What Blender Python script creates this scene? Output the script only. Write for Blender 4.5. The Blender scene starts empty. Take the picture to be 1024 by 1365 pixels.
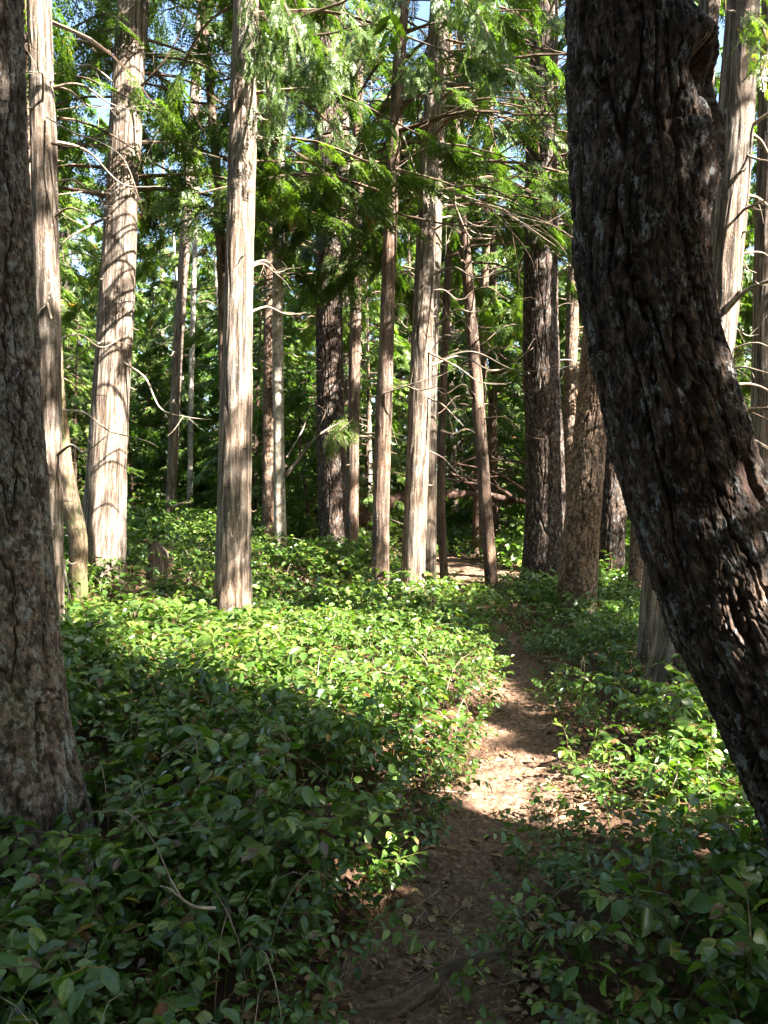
import bpy, math, random
import numpy as np
from mathutils import Vector

# ------------------------------------------------------------------ camera, sky, sun, exposure
sc = bpy.context.scene
COL = sc.collection
F, CX, HY, CAMZ = 990.0, 512.0, 668.0, 1.5       # focal length / horizon measured on the 1024x1365 photo
cam_d = bpy.data.cameras.new("camera")
cam = bpy.data.objects.new("camera", cam_d)
COL.objects.link(cam)
cam.location = (0, 0, CAMZ)
cam.rotation_euler = (math.radians(90) - math.atan((682.5 - HY) / F), 0, 0)
cam_d.sensor_fit = 'VERTICAL'
cam_d.sensor_height = 24.0
cam_d.lens = 24.0 * F / 1365.0
cam_d.clip_start = 0.05
cam_d.clip_end = 2000
sc.camera = cam

AZ, EL = math.radians(57), math.radians(38)        # sun: to the right and a little behind the camera
S = np.array([math.sin(AZ) * math.cos(EL), -math.cos(AZ) * math.cos(EL), math.sin(EL)])
w = bpy.data.worlds.new("World")
sc.world = w
w.use_nodes = True
nt = w.node_tree
sky = nt.nodes.new('ShaderNodeTexSky')
sky.sky_type = 'NISHITA'
sky.sun_disc = False
sky.sun_elevation = EL
sky.sun_rotation = math.atan2(S[0], S[1])
sky.dust_density = 1.5
bg = nt.nodes['Background']
nt.links.new(sky.outputs[0], bg.inputs[0])
bg.inputs[1].default_value = 0.05
sd = bpy.data.lights.new("sun", 'SUN')
sd.energy = 5.0
sd.angle = math.radians(0.53)
sd.color = (1.0, 0.95, 0.87)
sun = bpy.data.objects.new("sun", sd)
COL.objects.link(sun)
sun.rotation_euler = Vector(tuple(S)).to_track_quat('Z', 'Y').to_euler()
sun.location = (20, -8, 18)
sc.view_settings.view_transform = 'Standard'
sc.view_settings.look = 'None'
sc.view_settings.exposure = 3.65
sc.view_settings.gamma = 1
cy = sc.cycles
cy.max_bounces = 7
cy.diffuse_bounces = 2
cy.glossy_bounces = 2
cy.transmission_bounces = 5
cy.transparent_max_bounces = 4
cy.volume_bounces = 0
cy.volume_step_rate = 4
cy.caustics_reflective = False
cy.caustics_refractive = False
cy.use_adaptive_sampling = True
cy.adaptive_threshold = 0.02
try:
    cy.use_denoising = True
    cy.denoiser = 'OPENIMAGEDENOISE'
    cy.denoising_input_passes = 'RGB_ALBEDO_NORMAL'
except Exception:
    pass
sc.render.use_persistent_data = False

rng = np.random.default_rng(7)


def P(px, py, Y):
    """a point of the place from its bearing and its distance Y in metres"""
    return np.array([(px - CX) / F * Y, Y, CAMZ - (py - HY) / F * Y])


def smooth(a, b, x):
    t = np.clip((x - a) / (b - a), 0, 1)
    return t * t * (3 - 2 * t)


# ------------------------------------------------------------------ noise
_perm = np.random.default_rng(3).permutation(256).astype(np.int64)
_perm = np.concatenate([_perm, _perm])
_g = np.random.default_rng(4).normal(size=(256, 3))
_g /= np.linalg.norm(_g, axis=1)[:, None]


def noise(p, s=(1, 1, 1), off=0.0):
    p = np.asarray(p, float) * np.asarray(s, float) + off
    out = np.empty(len(p))
    for a in range(0, len(p), 200000):
        q = p[a:a + 200000]
        i = np.floor(q).astype(np.int64)
        f = q - i
        i &= 255
        u = f * f * f * (f * (f * 6 - 15) + 10)
        r = 0
        for dx in (0, 1):
            wx = u[:, 0] if dx else 1 - u[:, 0]
            for dy in (0, 1):
                wy = u[:, 1] if dy else 1 - u[:, 1]
                for dz in (0, 1):
                    wz = u[:, 2] if dz else 1 - u[:, 2]
                    h = _perm[_perm[_perm[(i[:, 0] + dx) & 255] + ((i[:, 1] + dy) & 255)] + ((i[:, 2] + dz) & 255)]
                    g = _g[h]
                    r = r + wx * wy * wz * (g[:, 0] * (f[:, 0] - dx) + g[:, 1] * (f[:, 1] - dy) + g[:, 2] * (f[:, 2] - dz))
        out[a:a + 200000] = r * 1.6
    return out


def worley(p, s, off=0.0, jit=0.9):
    """F2-F1 and a random value of the nearest cell"""
    p = np.asarray(p, float) * np.asarray(s, float) + off
    d1 = np.full(len(p), 9.0)
    d2 = np.full(len(p), 9.0)
    cv = np.zeros(len(p))
    i0 = np.floor(p).astype(np.int64)
    f = p - i0
    for dx in (-1, 0, 1):
        for dy in (-1, 0, 1):
            for dz in (-1, 0, 1):
                c = (i0 + (dx, dy, dz)) & 255
                h = _perm[_perm[_perm[c[:, 0]] + c[:, 1]] + c[:, 2]]
                q = (np.stack([_g[h, 0], _g[(h + 37) & 255, 1], _g[(h + 91) & 255, 2]], 1) * .5 * jit + .5) + (dx, dy, dz) - f
                d = np.sqrt((q ** 2).sum(1))
                m_ = d < d1
                d2 = np.where(m_, d1, np.minimum(d2, d))
                cv = np.where(m_, h / 255.0, cv)
                d1 = np.where(m_, d, d1)
    return d2 - d1, cv


def n2(x, y, s, off=0.0):
    p = np.stack([np.ravel(x), np.ravel(y), np.zeros(np.size(x))], 1)
    return noise(p, (s, s, 1), off + 0.37).reshape(np.shape(x))


# ------------------------------------------------------------------ materials
def mat(name):
    m = bpy.data.materials.new(name)
    m.use_nodes = True
    n = m.node_tree
    b = n.nodes['Principled BSDF']
    return m, n, b


def ramp(n, fac, stops):
    r = n.nodes.new('ShaderNodeValToRGB')
    while len(r.color_ramp.elements) < len(stops):
        r.color_ramp.elements.new(0.5)
    for e, (p, c) in zip(r.color_ramp.elements, stops):
        e.position = p
        e.color = (*c, 1)
    n.links.new(fac, r.inputs[0])
    return r.outputs[0]


def attr(n, name, out='Fac'):
    a = n.nodes.new('ShaderNodeAttribute')
    a.attribute_name = name
    return a.outputs[out]


def tex(n, vec, scale, detail=4, rough=0.6, vscale=(1, 1, 1), dist=0.0):
    mp = n.nodes.new('ShaderNodeMapping')
    mp.inputs['Scale'].default_value = vscale
    n.links.new(vec, mp.inputs['Vector'])
    t = n.nodes.new('ShaderNodeTexNoise')
    t.inputs['Scale'].default_value = scale
    t.inputs['Detail'].default_value = detail
    t.inputs['Roughness'].default_value = rough
    t.inputs['Distortion'].default_value = dist
    n.links.new(mp.outputs[0], t.inputs['Vector'])
    return t.outputs['Fac']


def mixc(n, fac, a, b, mode='MIX'):
    m = n.nodes.new('ShaderNodeMix')
    m.data_type = 'RGBA'
    m.blend_type = mode
    if isinstance(fac, (int, float)):
        m.inputs[0].default_value = fac
    else:
        n.links.new(fac, m.inputs[0])
    for s_, v in ((6, a), (7, b)):
        if isinstance(v, tuple):
            m.inputs[s_].default_value = (*v, 1)
        else:
            n.links.new(v, m.inputs[s_])
    return m.outputs[2]


def math_(n, op, a, b=0.0):
    m = n.nodes.new('ShaderNodeMath')
    m.operation = op
    for i, v in enumerate((a, b)):
        if isinstance(v, (int, float)):
            m.inputs[i].default_value = v
        else:
            n.links.new(v, m.inputs[i])
    return m.outputs[0]


def maprange(n, v, a, b):
    m = n.nodes.new('ShaderNodeMapRange')
    m.inputs[1].default_value = a
    m.inputs[2].default_value = b
    m.clamp = True
    n.links.new(v, m.inputs[0])
    return m.outputs[0]


def bump(n, b, h, dist, strength=1.0):
    k = n.nodes.new('ShaderNodeBump')
    k.inputs['Distance'].default_value = dist
    k.inputs['Strength'].default_value = strength
    n.links.new(h, k.inputs['Height'])
    n.links.new(k.outputs[0], b.inputs['Normal'])


def bark_mat(name, dark, mid, light, lichen=None, lich_amt=0.5, vs=(1, 1, 0.09), scale=28, bd=0.012, moss=0.0, inner=None, flaky=False):
    m, n, b = mat(name)
    v = attr(n, 'bk', 'Vector')
    f1 = tex(n, v, scale, 5, 0.65, vs, 0.4)
    col = ramp(n, f1, [(0.34, dark), (0.48, mid), (0.62, light)])
    f2 = tex(n, v, 3.0, 3, 0.6, (1, 1, 0.5))
    col = mixc(n, maprange(n, f2, 0.35, 0.7), col, mixc(n, 1.0, col, (1.25, 1.05, 0.9), 'MULTIPLY'))
    if flaky:
        mp = n.nodes.new('ShaderNodeMapping')
        mp.inputs['Scale'].default_value = (1, 1, .42)
        n.links.new(v, mp.inputs['Vector'])
        vo = n.nodes.new('ShaderNodeTexVoronoi')
        vo.inputs['Scale'].default_value = 95
        n.links.new(mp.outputs[0], vo.inputs['Vector'])
        sh = n.nodes.new('ShaderNodeSeparateColor')
        n.links.new(vo.outputs['Color'], sh.inputs[0])
        col = mixc(n, 1.0, col, mixc(n, sh.outputs[0], (0.45, 0.43, 0.42), (1.75, 1.7, 1.65)), 'MULTIPLY')
    if inner:                                   # the corky inner bark shows in the cracks between plates
        col = mixc(n, maprange(n, attr(n, 'ridge'), 0.35, 0.05), col, inner)
    fine = tex(n, v, scale * 4, 4, 0.7, (1, 1, 0.3))
    col = mixc(n, 0.85, col, mixc(n, maprange(n, fine, .28, .72), (0.4, 0.4, 0.4), (1.6, 1.6, 1.6)), 'MULTIPLY')
    if lichen:
        f3 = tex(n, v, 30, 7, 0.8, (1, 1, 0.4))
        lo = 0.62 - lich_amt * 0.25
        lf = maprange(n, f3, lo, lo + 0.05)
        # lichen crusts the standing ridges
        lf = math_(n, 'MULTIPLY', lf, maprange(n, attr(n, 'ridge'), 0.25, 0.75))
        col = mixc(n, lf, col, lichen)
    if moss:
        f4 = tex(n, v, 5, 5, 0.7, (1, 1, 0.4))
        col = mixc(n, math_(n, 'MULTIPLY', maprange(n, f4, 0.5, 0.65), moss), col, (0.07, 0.085, 0.025))
    n.links.new(col, b.inputs['Base Color'])
    b.inputs['Roughness'].default_value = 0.85
    b.inputs['Specular IOR Level'].default_value = 0.25
    h = math_(n, 'ADD', f1, math_(n, 'MULTIPLY', fine, 0.35))
    bump(n, b, h, bd)
    return m


def leaf_mat(name, stops, trans=(1.6, 1.98, 0.42), tf=0.35, rough=0.4, spec=0.4, spots=False):
    m, n, b = mat(name)
    col = ramp(n, attr(n, 'tint'), stops)
    geo = n.nodes.new('ShaderNodeNewGeometry')
    var = tex(n, geo.outputs['Position'], 2.2, 3)
    col = mixc(n, 1.0, col, mixc(n, var, (0.7, 0.75, 0.7), (1.3, 1.25, 1.3)), 'MULTIPLY')
    if spots:                                   # mottling, veins' paler flecks and a few brown scars on the blades
        fl = tex(n, geo.outputs['Position'], 130, 4, .7)
        col = mixc(n, 1.0, col, mixc(n, maprange(n, fl, .3, .7), (0.72, 0.75, 0.72), (1.28, 1.25, 1.2)), 'MULTIPLY')
        sc_ = tex(n, geo.outputs['Position'], 55, 2, .5)
        col = mixc(n, math_(n, 'MULTIPLY', maprange(n, sc_, .70, .74), .8), col, (0.09, 0.05, 0.02))
    n.links.new(col, b.inputs['Base Color'])
    b.inputs['Roughness'].default_value = rough
    b.inputs['Specular IOR Level'].default_value = spec
    t = n.nodes.new('ShaderNodeBsdfTranslucent')
    tc = mixc(n, 1.0, col, trans, 'MULTIPLY')
    n.links.new(tc, t.inputs['Color'])
    mx = n.nodes.new('ShaderNodeMixShader')
    mx.inputs[0].default_value = tf
    n.links.new(b.outputs[0], mx.inputs[1])
    n.links.new(t.outputs[0], mx.inputs[2])
    n.links.new(mx.outputs[0], n.nodes['Material Output'].inputs['Surface'])
    return m


M = {}
M['cedar'] = bark_mat('cedar_bark', (0.024, 0.018, 0.014), (0.098, 0.077, 0.060), (0.235, 0.20, 0.165), (0.36, 0.36, 0.30), 0.12, (1, 1, 0.06), 40, 0.03)
M['cedar_dark'] = bark_mat('red_cedar_bark', (0.024, 0.016, 0.012), (0.075, 0.050, 0.036), (0.16, 0.115, 0.085), (0.25, 0.26, 0.22), 0.2)
M['fir'] = bark_mat('fir_bark', (0.008, 0.0055, 0.004), (0.026, 0.018, 0.013), (0.07, 0.050, 0.038), (0.19, 0.19, 0.18), 0.28, (1, 1, 0.35), 34, 0.012, inner=(0.025, 0.012, 0.008), flaky=True)
M['fir_grey'] = bark_mat('grey_fir_bark', (0.022, 0.018, 0.015), (0.068, 0.058, 0.049), (0.125, 0.112, 0.098), (0.21, 0.212, 0.195), 0.35, (1, 1, 0.35), 34, 0.012, 0.25, inner=(0.035, 0.020, 0.013), flaky=True)
M['fir_brown'] = bark_mat('brown_fir_bark', (0.025, 0.017, 0.012), (0.085, 0.060, 0.043), (0.17, 0.13, 0.10), None, 0, (1, 1, 0.35), 34, 0.012, inner=(0.03, 0.016, 0.010), flaky=True)
M['smooth_bark'] = bark_mat('smooth_bark', (0.08, 0.07, 0.055), (0.20, 0.175, 0.14), (0.34, 0.32, 0.27), (0.42, 0.42, 0.38), 0.5, (1, 1, 0.8), 12, 0.004)
M['mossy'] = bark_mat('mossy_dead_bark', (0.03, 0.022, 0.014), (0.09, 0.065, 0.04), (0.19, 0.155, 0.10), None, 0, (1, 1, 0.3), 26, 0.01, moss=.9)
M['madrone'] = bark_mat('madrone_bark', (0.02, 0.012, 0.009), (0.04, 0.022, 0.016), (0.075, 0.045, 0.033), None, 0, (1, 1, 0.5), 10, 0.006)
M['deadwood'] = bark_mat('dead_branch_bark', (0.07, 0.055, 0.042), (0.16, 0.13, 0.10), (0.29, 0.25, 0.20), (0.3, 0.32, 0.26), 0.3, (1, 1, 0.15), 30, 0.004)
M['darkwood'] = bark_mat('dark_branch_bark', (0.04, 0.028, 0.02), (0.09, 0.065, 0.045), (0.16, 0.12, 0.09), None, 0, (1, 1, 0.2), 30, 0.003)
G_CED = [(0.0, (0.034, 0.060, 0.016)), (0.5, (0.076, 0.118, 0.025)), (0.9, (0.14, 0.19, 0.04)), (0.97, (0.13, 0.13, 0.04)), (1.0, (0.20, 0.09, 0.03))]
M['cedar_leaf'] = leaf_mat('cedar_foliage', G_CED, tf=0.42)
M['fir_leaf'] = leaf_mat('fir_foliage', [(0.0, (0.04, 0.07, 0.018)), (0.6, (0.085, 0.135, 0.028)), (1.0, (0.13, 0.18, 0.04))], tf=0.35)
M['salal'] = leaf_mat('salal_leaf', [(0.0, (0.030, 0.068, 0.016)), (0.45, (0.068, 0.128, 0.024)), (0.8, (0.14, 0.205, 0.036)), (0.93, (0.21, 0.27, 0.05)), (0.965, (0.30, 0.24, 0.05)), (0.985, (0.22, 0.07, 0.03)), (1.0, (0.13, 0.075, 0.035))], tf=0.30, rough=0.30, spec=0.65, spots=True)
M['broadleaf'] = leaf_mat('broad_foliage', [(0.0, (0.04, 0.08, 0.02)), (0.6, (0.08, 0.14, 0.025)), (0.93, (0.15, 0.20, 0.04)), (1.0, (0.35, 0.25, 0.06))], tf=0.45)
M['drygrass'] = leaf_mat('dry_twig', [(0.0, (0.16, 0.12, 0.08)), (1.0, (0.36, 0.30, 0.22))], tf=0.1, rough=0.8, spec=0.2)
M['litter'] = leaf_mat('dead_leaf', [(0.0, (0.09, 0.045, 0.025)), (0.4, (0.19, 0.10, 0.055)), (0.8, (0.34, 0.22, 0.12)), (1.0, (0.48, 0.38, 0.18))], trans=(1.5, 1.1, .7), tf=0.15, rough=0.7, spec=0.25)


def soil_mat(name, a, b_, c, bd=0.02):
    m, n, b = mat(name)
    g = n.nodes.new('ShaderNodeNewGeometry').outputs['Position']
    f1 = tex(n, g, 34, 8, 0.75)
    col = ramp(n, f1, [(0.32, a), (0.5, b_), (0.70, c)])
    f2 = tex(n, g, 3.0, 4, 0.6)
    col = mixc(n, 1.0, col, mixc(n, f2, (0.65, 0.62, 0.6), (1.35, 1.35, 1.35)), 'MULTIPLY')
    f3 = tex(n, g, 210, 3, 0.6)
    col = mixc(n, 0.6, col, mixc(n, f3, (0.45, 0.42, 0.4), (1.6, 1.5, 1.4)), 'MULTIPLY')
    n.links.new(col, b.inputs['Base Color'])
    b.inputs['Roughness'].default_value = 0.95
    b.inputs['Specular IOR Level'].default_value = 0.2
    bump(n, b, math_(n, 'ADD', f1, math_(n, 'MULTIPLY', f3, 0.25)), bd)
    return m


M['soil'] = soil_mat('forest_soil', (0.03, 0.018, 0.011), (0.075, 0.043, 0.026), (0.15, 0.095, 0.06))
M['path'] = soil_mat('trodden_needles', (0.045, 0.026, 0.017), (0.15, 0.092, 0.062), (0.33, 0.23, 0.16), 0.014)


# ------------------------------------------------------------------ mesh accumulation
class Acc:
    def __init__(self):
        self.v, self.f, self.t, self.m, self.nv = [], [], [], [], 0
        self.bk, self.rg = [], []

    def add(self, v, faces, tint=0.5, mi=0, bk=None, ridge=None):
        """faces: list of int arrays (n,3) or (n,4)"""
        v = np.asarray(v, float).reshape(-1, 3)
        self.v.append(v)
        self.bk.append(np.asarray(bk) if bk is not None else v)
        self.rg.append(np.full(len(v), 0.6) if ridge is None else ridge)
        tot = 0
        for f in faces:
            f = np.asarray(f, np.int64)
            self.f.append(f + self.nv)
            tt = tint if np.isscalar(tint) else tint[tot:tot + len(f)]
            self.t.append(np.full(len(f), tt) if np.isscalar(tint) else tt)
            self.m.append(np.full(len(f), mi, np.int32))
            tot += len(f)
        self.nv += len(v)

    def build(self, name, mats, origin=(0, 0, 0), smooth_=True, parent=None):
        v = np.concatenate(self.v) - np.asarray(origin)[None, :]
        me = bpy.data.meshes.new(name)
        loops = np.concatenate([f.ravel() for f in self.f])
        tot = np.concatenate([np.full(len(f), f.shape[1]) for f in self.f])
        start = np.concatenate([[0], np.cumsum(tot)[:-1]])
        me.vertices.add(len(v))
        me.vertices.foreach_set('co', v.astype(np.float32).ravel())
        me.loops.add(len(loops))
        me.loops.foreach_set('vertex_index', loops.astype(np.int32))
        me.polygons.add(len(tot))
        me.polygons.foreach_set('loop_start', start.astype(np.int32))
        me.polygons.foreach_set('loop_total', tot.astype(np.int32))
        me.polygons.foreach_set('use_smooth', np.full(len(tot), bool(smooth_)))
        me.polygons.foreach_set('material_index', np.concatenate(self.m))
        for m_ in (mats if isinstance(mats, (list, tuple)) else [mats]):
            me.materials.append(m_)
        a = me.attributes.new('tint', 'FLOAT', 'FACE')
        a.data.foreach_set('value', np.concatenate(self.t).astype(np.float32))
        a = me.attributes.new('bk', 'FLOAT_VECTOR', 'POINT')
        a.data.foreach_set('vector', np.concatenate(self.bk).astype(np.float32).ravel())
        a = me.attributes.new('ridge', 'FLOAT', 'POINT')
        a.data.foreach_set('value', np.concatenate(self.rg).astype(np.float32))
        me.update(calc_edges=True)
        o = bpy.data.objects.new(name, me)
        COL.objects.link(o)
        if parent is not None:
            o.parent = parent
        return o


def tag(o, label=None, cat=None, group=None, kind=None):
    if label: o['label'] = label
    if cat: o['category'] = cat
    if group: o['group'] = group
    if kind: o['kind'] = kind
    return o


def empty(name, loc, label, cat, group=None):
    o = bpy.data.objects.new(name, None)
    o.empty_display_size = 0.3
    COL.objects.link(o)
    o.location = tuple(loc)
    return tag(o, label, cat, group)


def norm(a):
    a = np.asarray(a, float)
    return a / (np.linalg.norm(a, axis=-1, keepdims=True) + 1e-12)


def spline(pts, n):
    """Catmull-Rom through control rows (any dimension), n samples evenly by length"""
    p = np.asarray(pts, float)
    if len(p) == 2:
        t = np.linspace(0, 1, n)[:, None]
        return p[0] * (1 - t) + p[1] * t
    q = np.vstack([2 * p[0] - p[1], p, 2 * p[-1] - p[-2]])
    out = []
    for i in range(1, len(q) - 2):
        t = np.linspace(0, 1, 24, endpoint=False)[:, None]
        a, b, c, d = q[i - 1], q[i], q[i + 1], q[i + 2]
        out.append(0.5 * (2 * b + (c - a) * t + (2 * a - 5 * b + 4 * c - d) * t ** 2 + (3 * b - a - 3 * c + d) * t ** 3))
    out = np.vstack(out + [p[-1:]])
    s = np.concatenate([[0], np.cumsum(np.linalg.norm(np.diff(out[:, :3], axis=0), axis=1))])
    u = np.linspace(0, s[-1], n)
    return np.stack([np.interp(u, s, out[:, k]) for k in range(out.shape[1])], 1)


def frames(c):
    T = norm(np.gradient(c, axis=0))
    ref = np.array([1.0, 0, 0]) if abs(T[:, 0]).mean() < 0.8 else np.array([0, 0, 1.0])
    X = norm(ref[None, :] - (T @ ref)[:, None] * T)
    return T, X, np.cross(T, X)


def tube(acc, pts, r, ns=6, tint=0.5, mi=0, n=None, rough=0.0, cap=True):
    """a tapering round limb; pts (k,3) control points, r (k,) radii"""
    pr = np.hstack([np.asarray(pts, float), np.asarray(r, float)[:, None]])
    pr = spline(pr, n or max(4, len(pts) * 3))
    c, R = pr[:, :3], np.maximum(pr[:, 3], 0.0008)
    if rough:
        c = c + norm(np.random.default_rng(int(abs(c[0, 0]) * 1e4) % 99999).normal(size=c.shape)) * (R * rough)[:, None]
    T, X, Yv = frames(c)
    th = np.linspace(0, 2 * np.pi, ns, endpoint=False)
    v = c[:, None, :] + R[:, None, None] * (np.cos(th)[None, :, None] * X[:, None, :] + np.sin(th)[None, :, None] * Yv[:, None, :])
    k = len(c)
    L = np.concatenate([[0], np.cumsum(np.linalg.norm(np.diff(c, axis=0), axis=1))])
    bk = np.stack([np.broadcast_to(R.mean() * np.cos(th), (k, ns)), np.broadcast_to(R.mean() * np.sin(th), (k, ns)), np.broadcast_to(L[:, None], (k, ns))], 2)
    bk = bk + c[0] * 0.37
    i = np.arange(k - 1)[:, None] * ns
    j = np.arange(ns)[None, :]
    j2 = (j + 1) % ns
    f = np.stack([i + j, i + j2, i + ns + j2, i + ns + j], 2).reshape(-1, 4)
    fl = [f]
    acc.add(v.reshape(-1, 3), fl, tint, mi, bk.reshape(-1, 3))
    return c, T


def basis(dirs, ups):
    x = norm(dirs)
    y = norm(np.cross(ups, x))
    z = np.cross(x, y)
    return np.stack([x, y, z], -1)                 # columns


def instance(acc, tv, tfs, ttint, pos, B, scale, tintoff, mi=0, tmi=None):
    """many copies of one template inside a mesh"""
    n = len(pos)
    if n == 0:
        return
    k = len(tv)
    v = np.einsum('nij,kj->nki', B * np.asarray(scale).reshape(n, 1, 1), tv) + pos[:, None, :]
    off = (np.arange(n) * k)[:, None, None]
    faces, tints = [], []
    a = 0
    for tf_ in tfs:
        faces.append((tf_[None] + off).reshape(-1, tf_.shape[1]))
        tt = ttint[a:a + len(tf_)]
        tints.append(np.clip(tt[None, :] + tintoff[:, None], 0, 1).ravel())
        a += len(tf_)
    acc.add(v.reshape(-1, 3), faces, np.concatenate(tints), mi)


# ------------------------------------------------------------------ terrain
PATH = np.array([(-6, -1.6), (-2, -0.6), (0, -0.15), (1.5, 0.02), (2.35, 0.13), (3.1, 0.40), (3.9, 0.72), (5.3, 0.96), (7.4, 1.33), (8.6, 1.36), (9.9, 1.2), (12.4, 1.15), (15, 1.3), (20, 0.8), (26, -0.5), (40, -4)], float)
PW = np.array([(-6, .3), (0, .3), (2.35, .23), (3.1, .24), (3.9, .29), (5.3, .19), (7.4, .15), (9.9, .12), (12.4, .22), (13.6, .8), (15, 1.05), (17, .8), (20, .5), (40, .3)], float)


def path_x(y):
    return np.interp(y, PATH[:, 0], PATH[:, 1])


def path_w(y):
    return np.interp(y, PW[:, 0], PW[:, 1])


CTRL = np.array([  # x, y, soil height
    (-3.4, 9, .55), (-1.5, 7.5, .12), (0, 9, .10), (.35, 9.3, .12), (-1.5, 11, .52), (-1, 14, .42), (-.4, 12.5, .30), (1.75, 12.4, .02), (2.6, 12, .0),
    (2.3, 9, .0), (2.1, 5.5, -.06), (-1.5, 3.0, -.08), (-.9, 2.4, -.04), (-2.8, 6.2, .18), (0.1, 2.3, 0), (.4, 3.1, 0), (.7, 3.9, 0), (.95, 5.3, 0), (1.3, 7.4, 0), (1.65, 9.9, 0),
    (1.85, 12.4, .02), (1.5, 15, .05), (.8, 20, .12), (-4, 14, .85), (-6, 11, .95), (-5, 6, .6), (-4, 3, .35), (-2, 0, .05), (2, 0, -.05), (2.2, 3, -.08),
    (4, 3, -.3), (6, 7, -.3), (5, 12, -.1), (4, 17, .05), (8, 20, .0), (-8, 20, 1.1), (-2, 20, .55), (-14, 12, 1.4), (14, 8, -.5), (0, 28, .55), (-10, 32, 1.2), (10, 32, .4),
    (-20, 25, 1.8), (20, 25, -.2), (0, 45, 1.1), (-25, 50, 2.2), (25, 50, .8), (-10, -10, .3), (10, -10, -.3), (0, 3.5, .04), (-.5, 5.5, .08), (0.1, 7, .10), (.75, 7.9, .20), (.85, 9.2, .22), (0.42, 5.7, .20), (.12, 4.6, .17), (.55, 6.6, .22), (-.6, 6, .22), (-1.2, 4.2, .14), (2.0, 10.4, .08), (-2.2, 4.5, .22)])


def ground_z(x, y):
    x = np.asarray(x, float)
    y = np.asarray(y, float)
    sh = x.shape
    x, y = x.ravel(), y.ravel()
    out = np.empty(len(x))
    cs = 0.55 + 0.10 * np.hypot(CTRL[:, 0], CTRL[:, 1])
    for a in range(0, len(x), 50000):
        xx, yy = x[a:a + 50000, None], y[a:a + 50000, None]
        d2 = ((xx - CTRL[None, :, 0]) ** 2 + (yy - CTRL[None, :, 1]) ** 2) / cs[None] ** 2
        wgt = 1 / (d2 + 0.15) ** 2
        out[a:a + 50000] = (wgt * CTRL[None, :, 2]).sum(1) / wgt.sum(1)
    out += 0.10 * n2(x, y, 0.75) + 0.02 * n2(x, y, 3.1)
    px, pw = path_x(y), path_w(y)
    d = np.abs(x - px) / pw
    near = 1 - smooth(0.9, 2.2, d)
    zp = np.interp(y, [-6, 0, 10, 15, 20, 40], [0, 0, 0, .04, .12, .6]) + 0.012 * n2(x, y, 5.0)
    out = out * (1 - near * 0.9) + zp * near * 0.9 - 0.02 * (1 - smooth(0.6, 1.3, d))
    return out.reshape(sh)


def gz(x, y):
    return float(ground_z(np.array([x]), np.array([y]))[0])


def axis_pts(lo, hi, fine, step, grow):
    a = [0.0]
    s = step
    while a[-1] < hi:
        if a[-1] > fine: s *= grow
        a.append(a[-1] + s)
    b = [0.0]
    s = step
    while b[-1] > lo:
        if b[-1] < -fine: s *= grow
        b.append(b[-1] - s)
    return np.array(b[::-1][:-1] + a)


def sheet(name, X, Y, Z, m):
    a = Acc()
    r, c = X.shape
    i = np.arange(r - 1)[:, None] * c
    j = np.arange(c - 1)[None, :]
    f = np.stack([i + j, i + j + 1, i + c + j + 1, i + c + j], 2).reshape(-1, 4)
    a.add(np.stack([X, Y, Z], 2).reshape(-1, 3), [f])
    return a.build(name, m)


gx = axis_pts(-400, 400, 5, 0.09, 1.07)
gy = axis_pts(-400, 600, 14, 0.09, 1.05)
GX, GY = np.meshgrid(gx, gy)
tag(sheet('ground', GX, GY, ground_z(GX, GY), M['soil']), kind='structure')
# the trodden path: a ribbon laid just over the soil
py_ = np.arange(-3, 24, 0.014)
pu = np.linspace(-1.25, 1.25, 81)
PYg, PUg = np.meshgrid(py_, pu, indexing='ij')
wob = 1 + 0.22 * n2(np.sign(PUg) * 3.3, PYg, 1.7)
PXg = path_x(PYg) + PUg * path_w(PYg) * wob
PZ = ground_z(PXg, PYg) + 0.006 * np.clip(1.25 - np.abs(PUg), 0, .25) * 16 - 0.006
PZ += (0.014 * n2(PXg, PYg, 9) + 0.009 * n2(PXg, PYg, 27) + 0.006 * n2(PXg, PYg, 60)) * np.clip((1.25 - np.abs(PUg)) * 4, 0, 1)
tag(sheet('path', PXg, PYg, PZ, M['path']), kind='structure')

# ------------------------------------------------------------------ where sunlight reaches the scene through the canopy
TG = []                                             # centre, radius


def lit(px, py, Y, r):
    TG.append((*P(px, py, Y), r))


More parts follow.
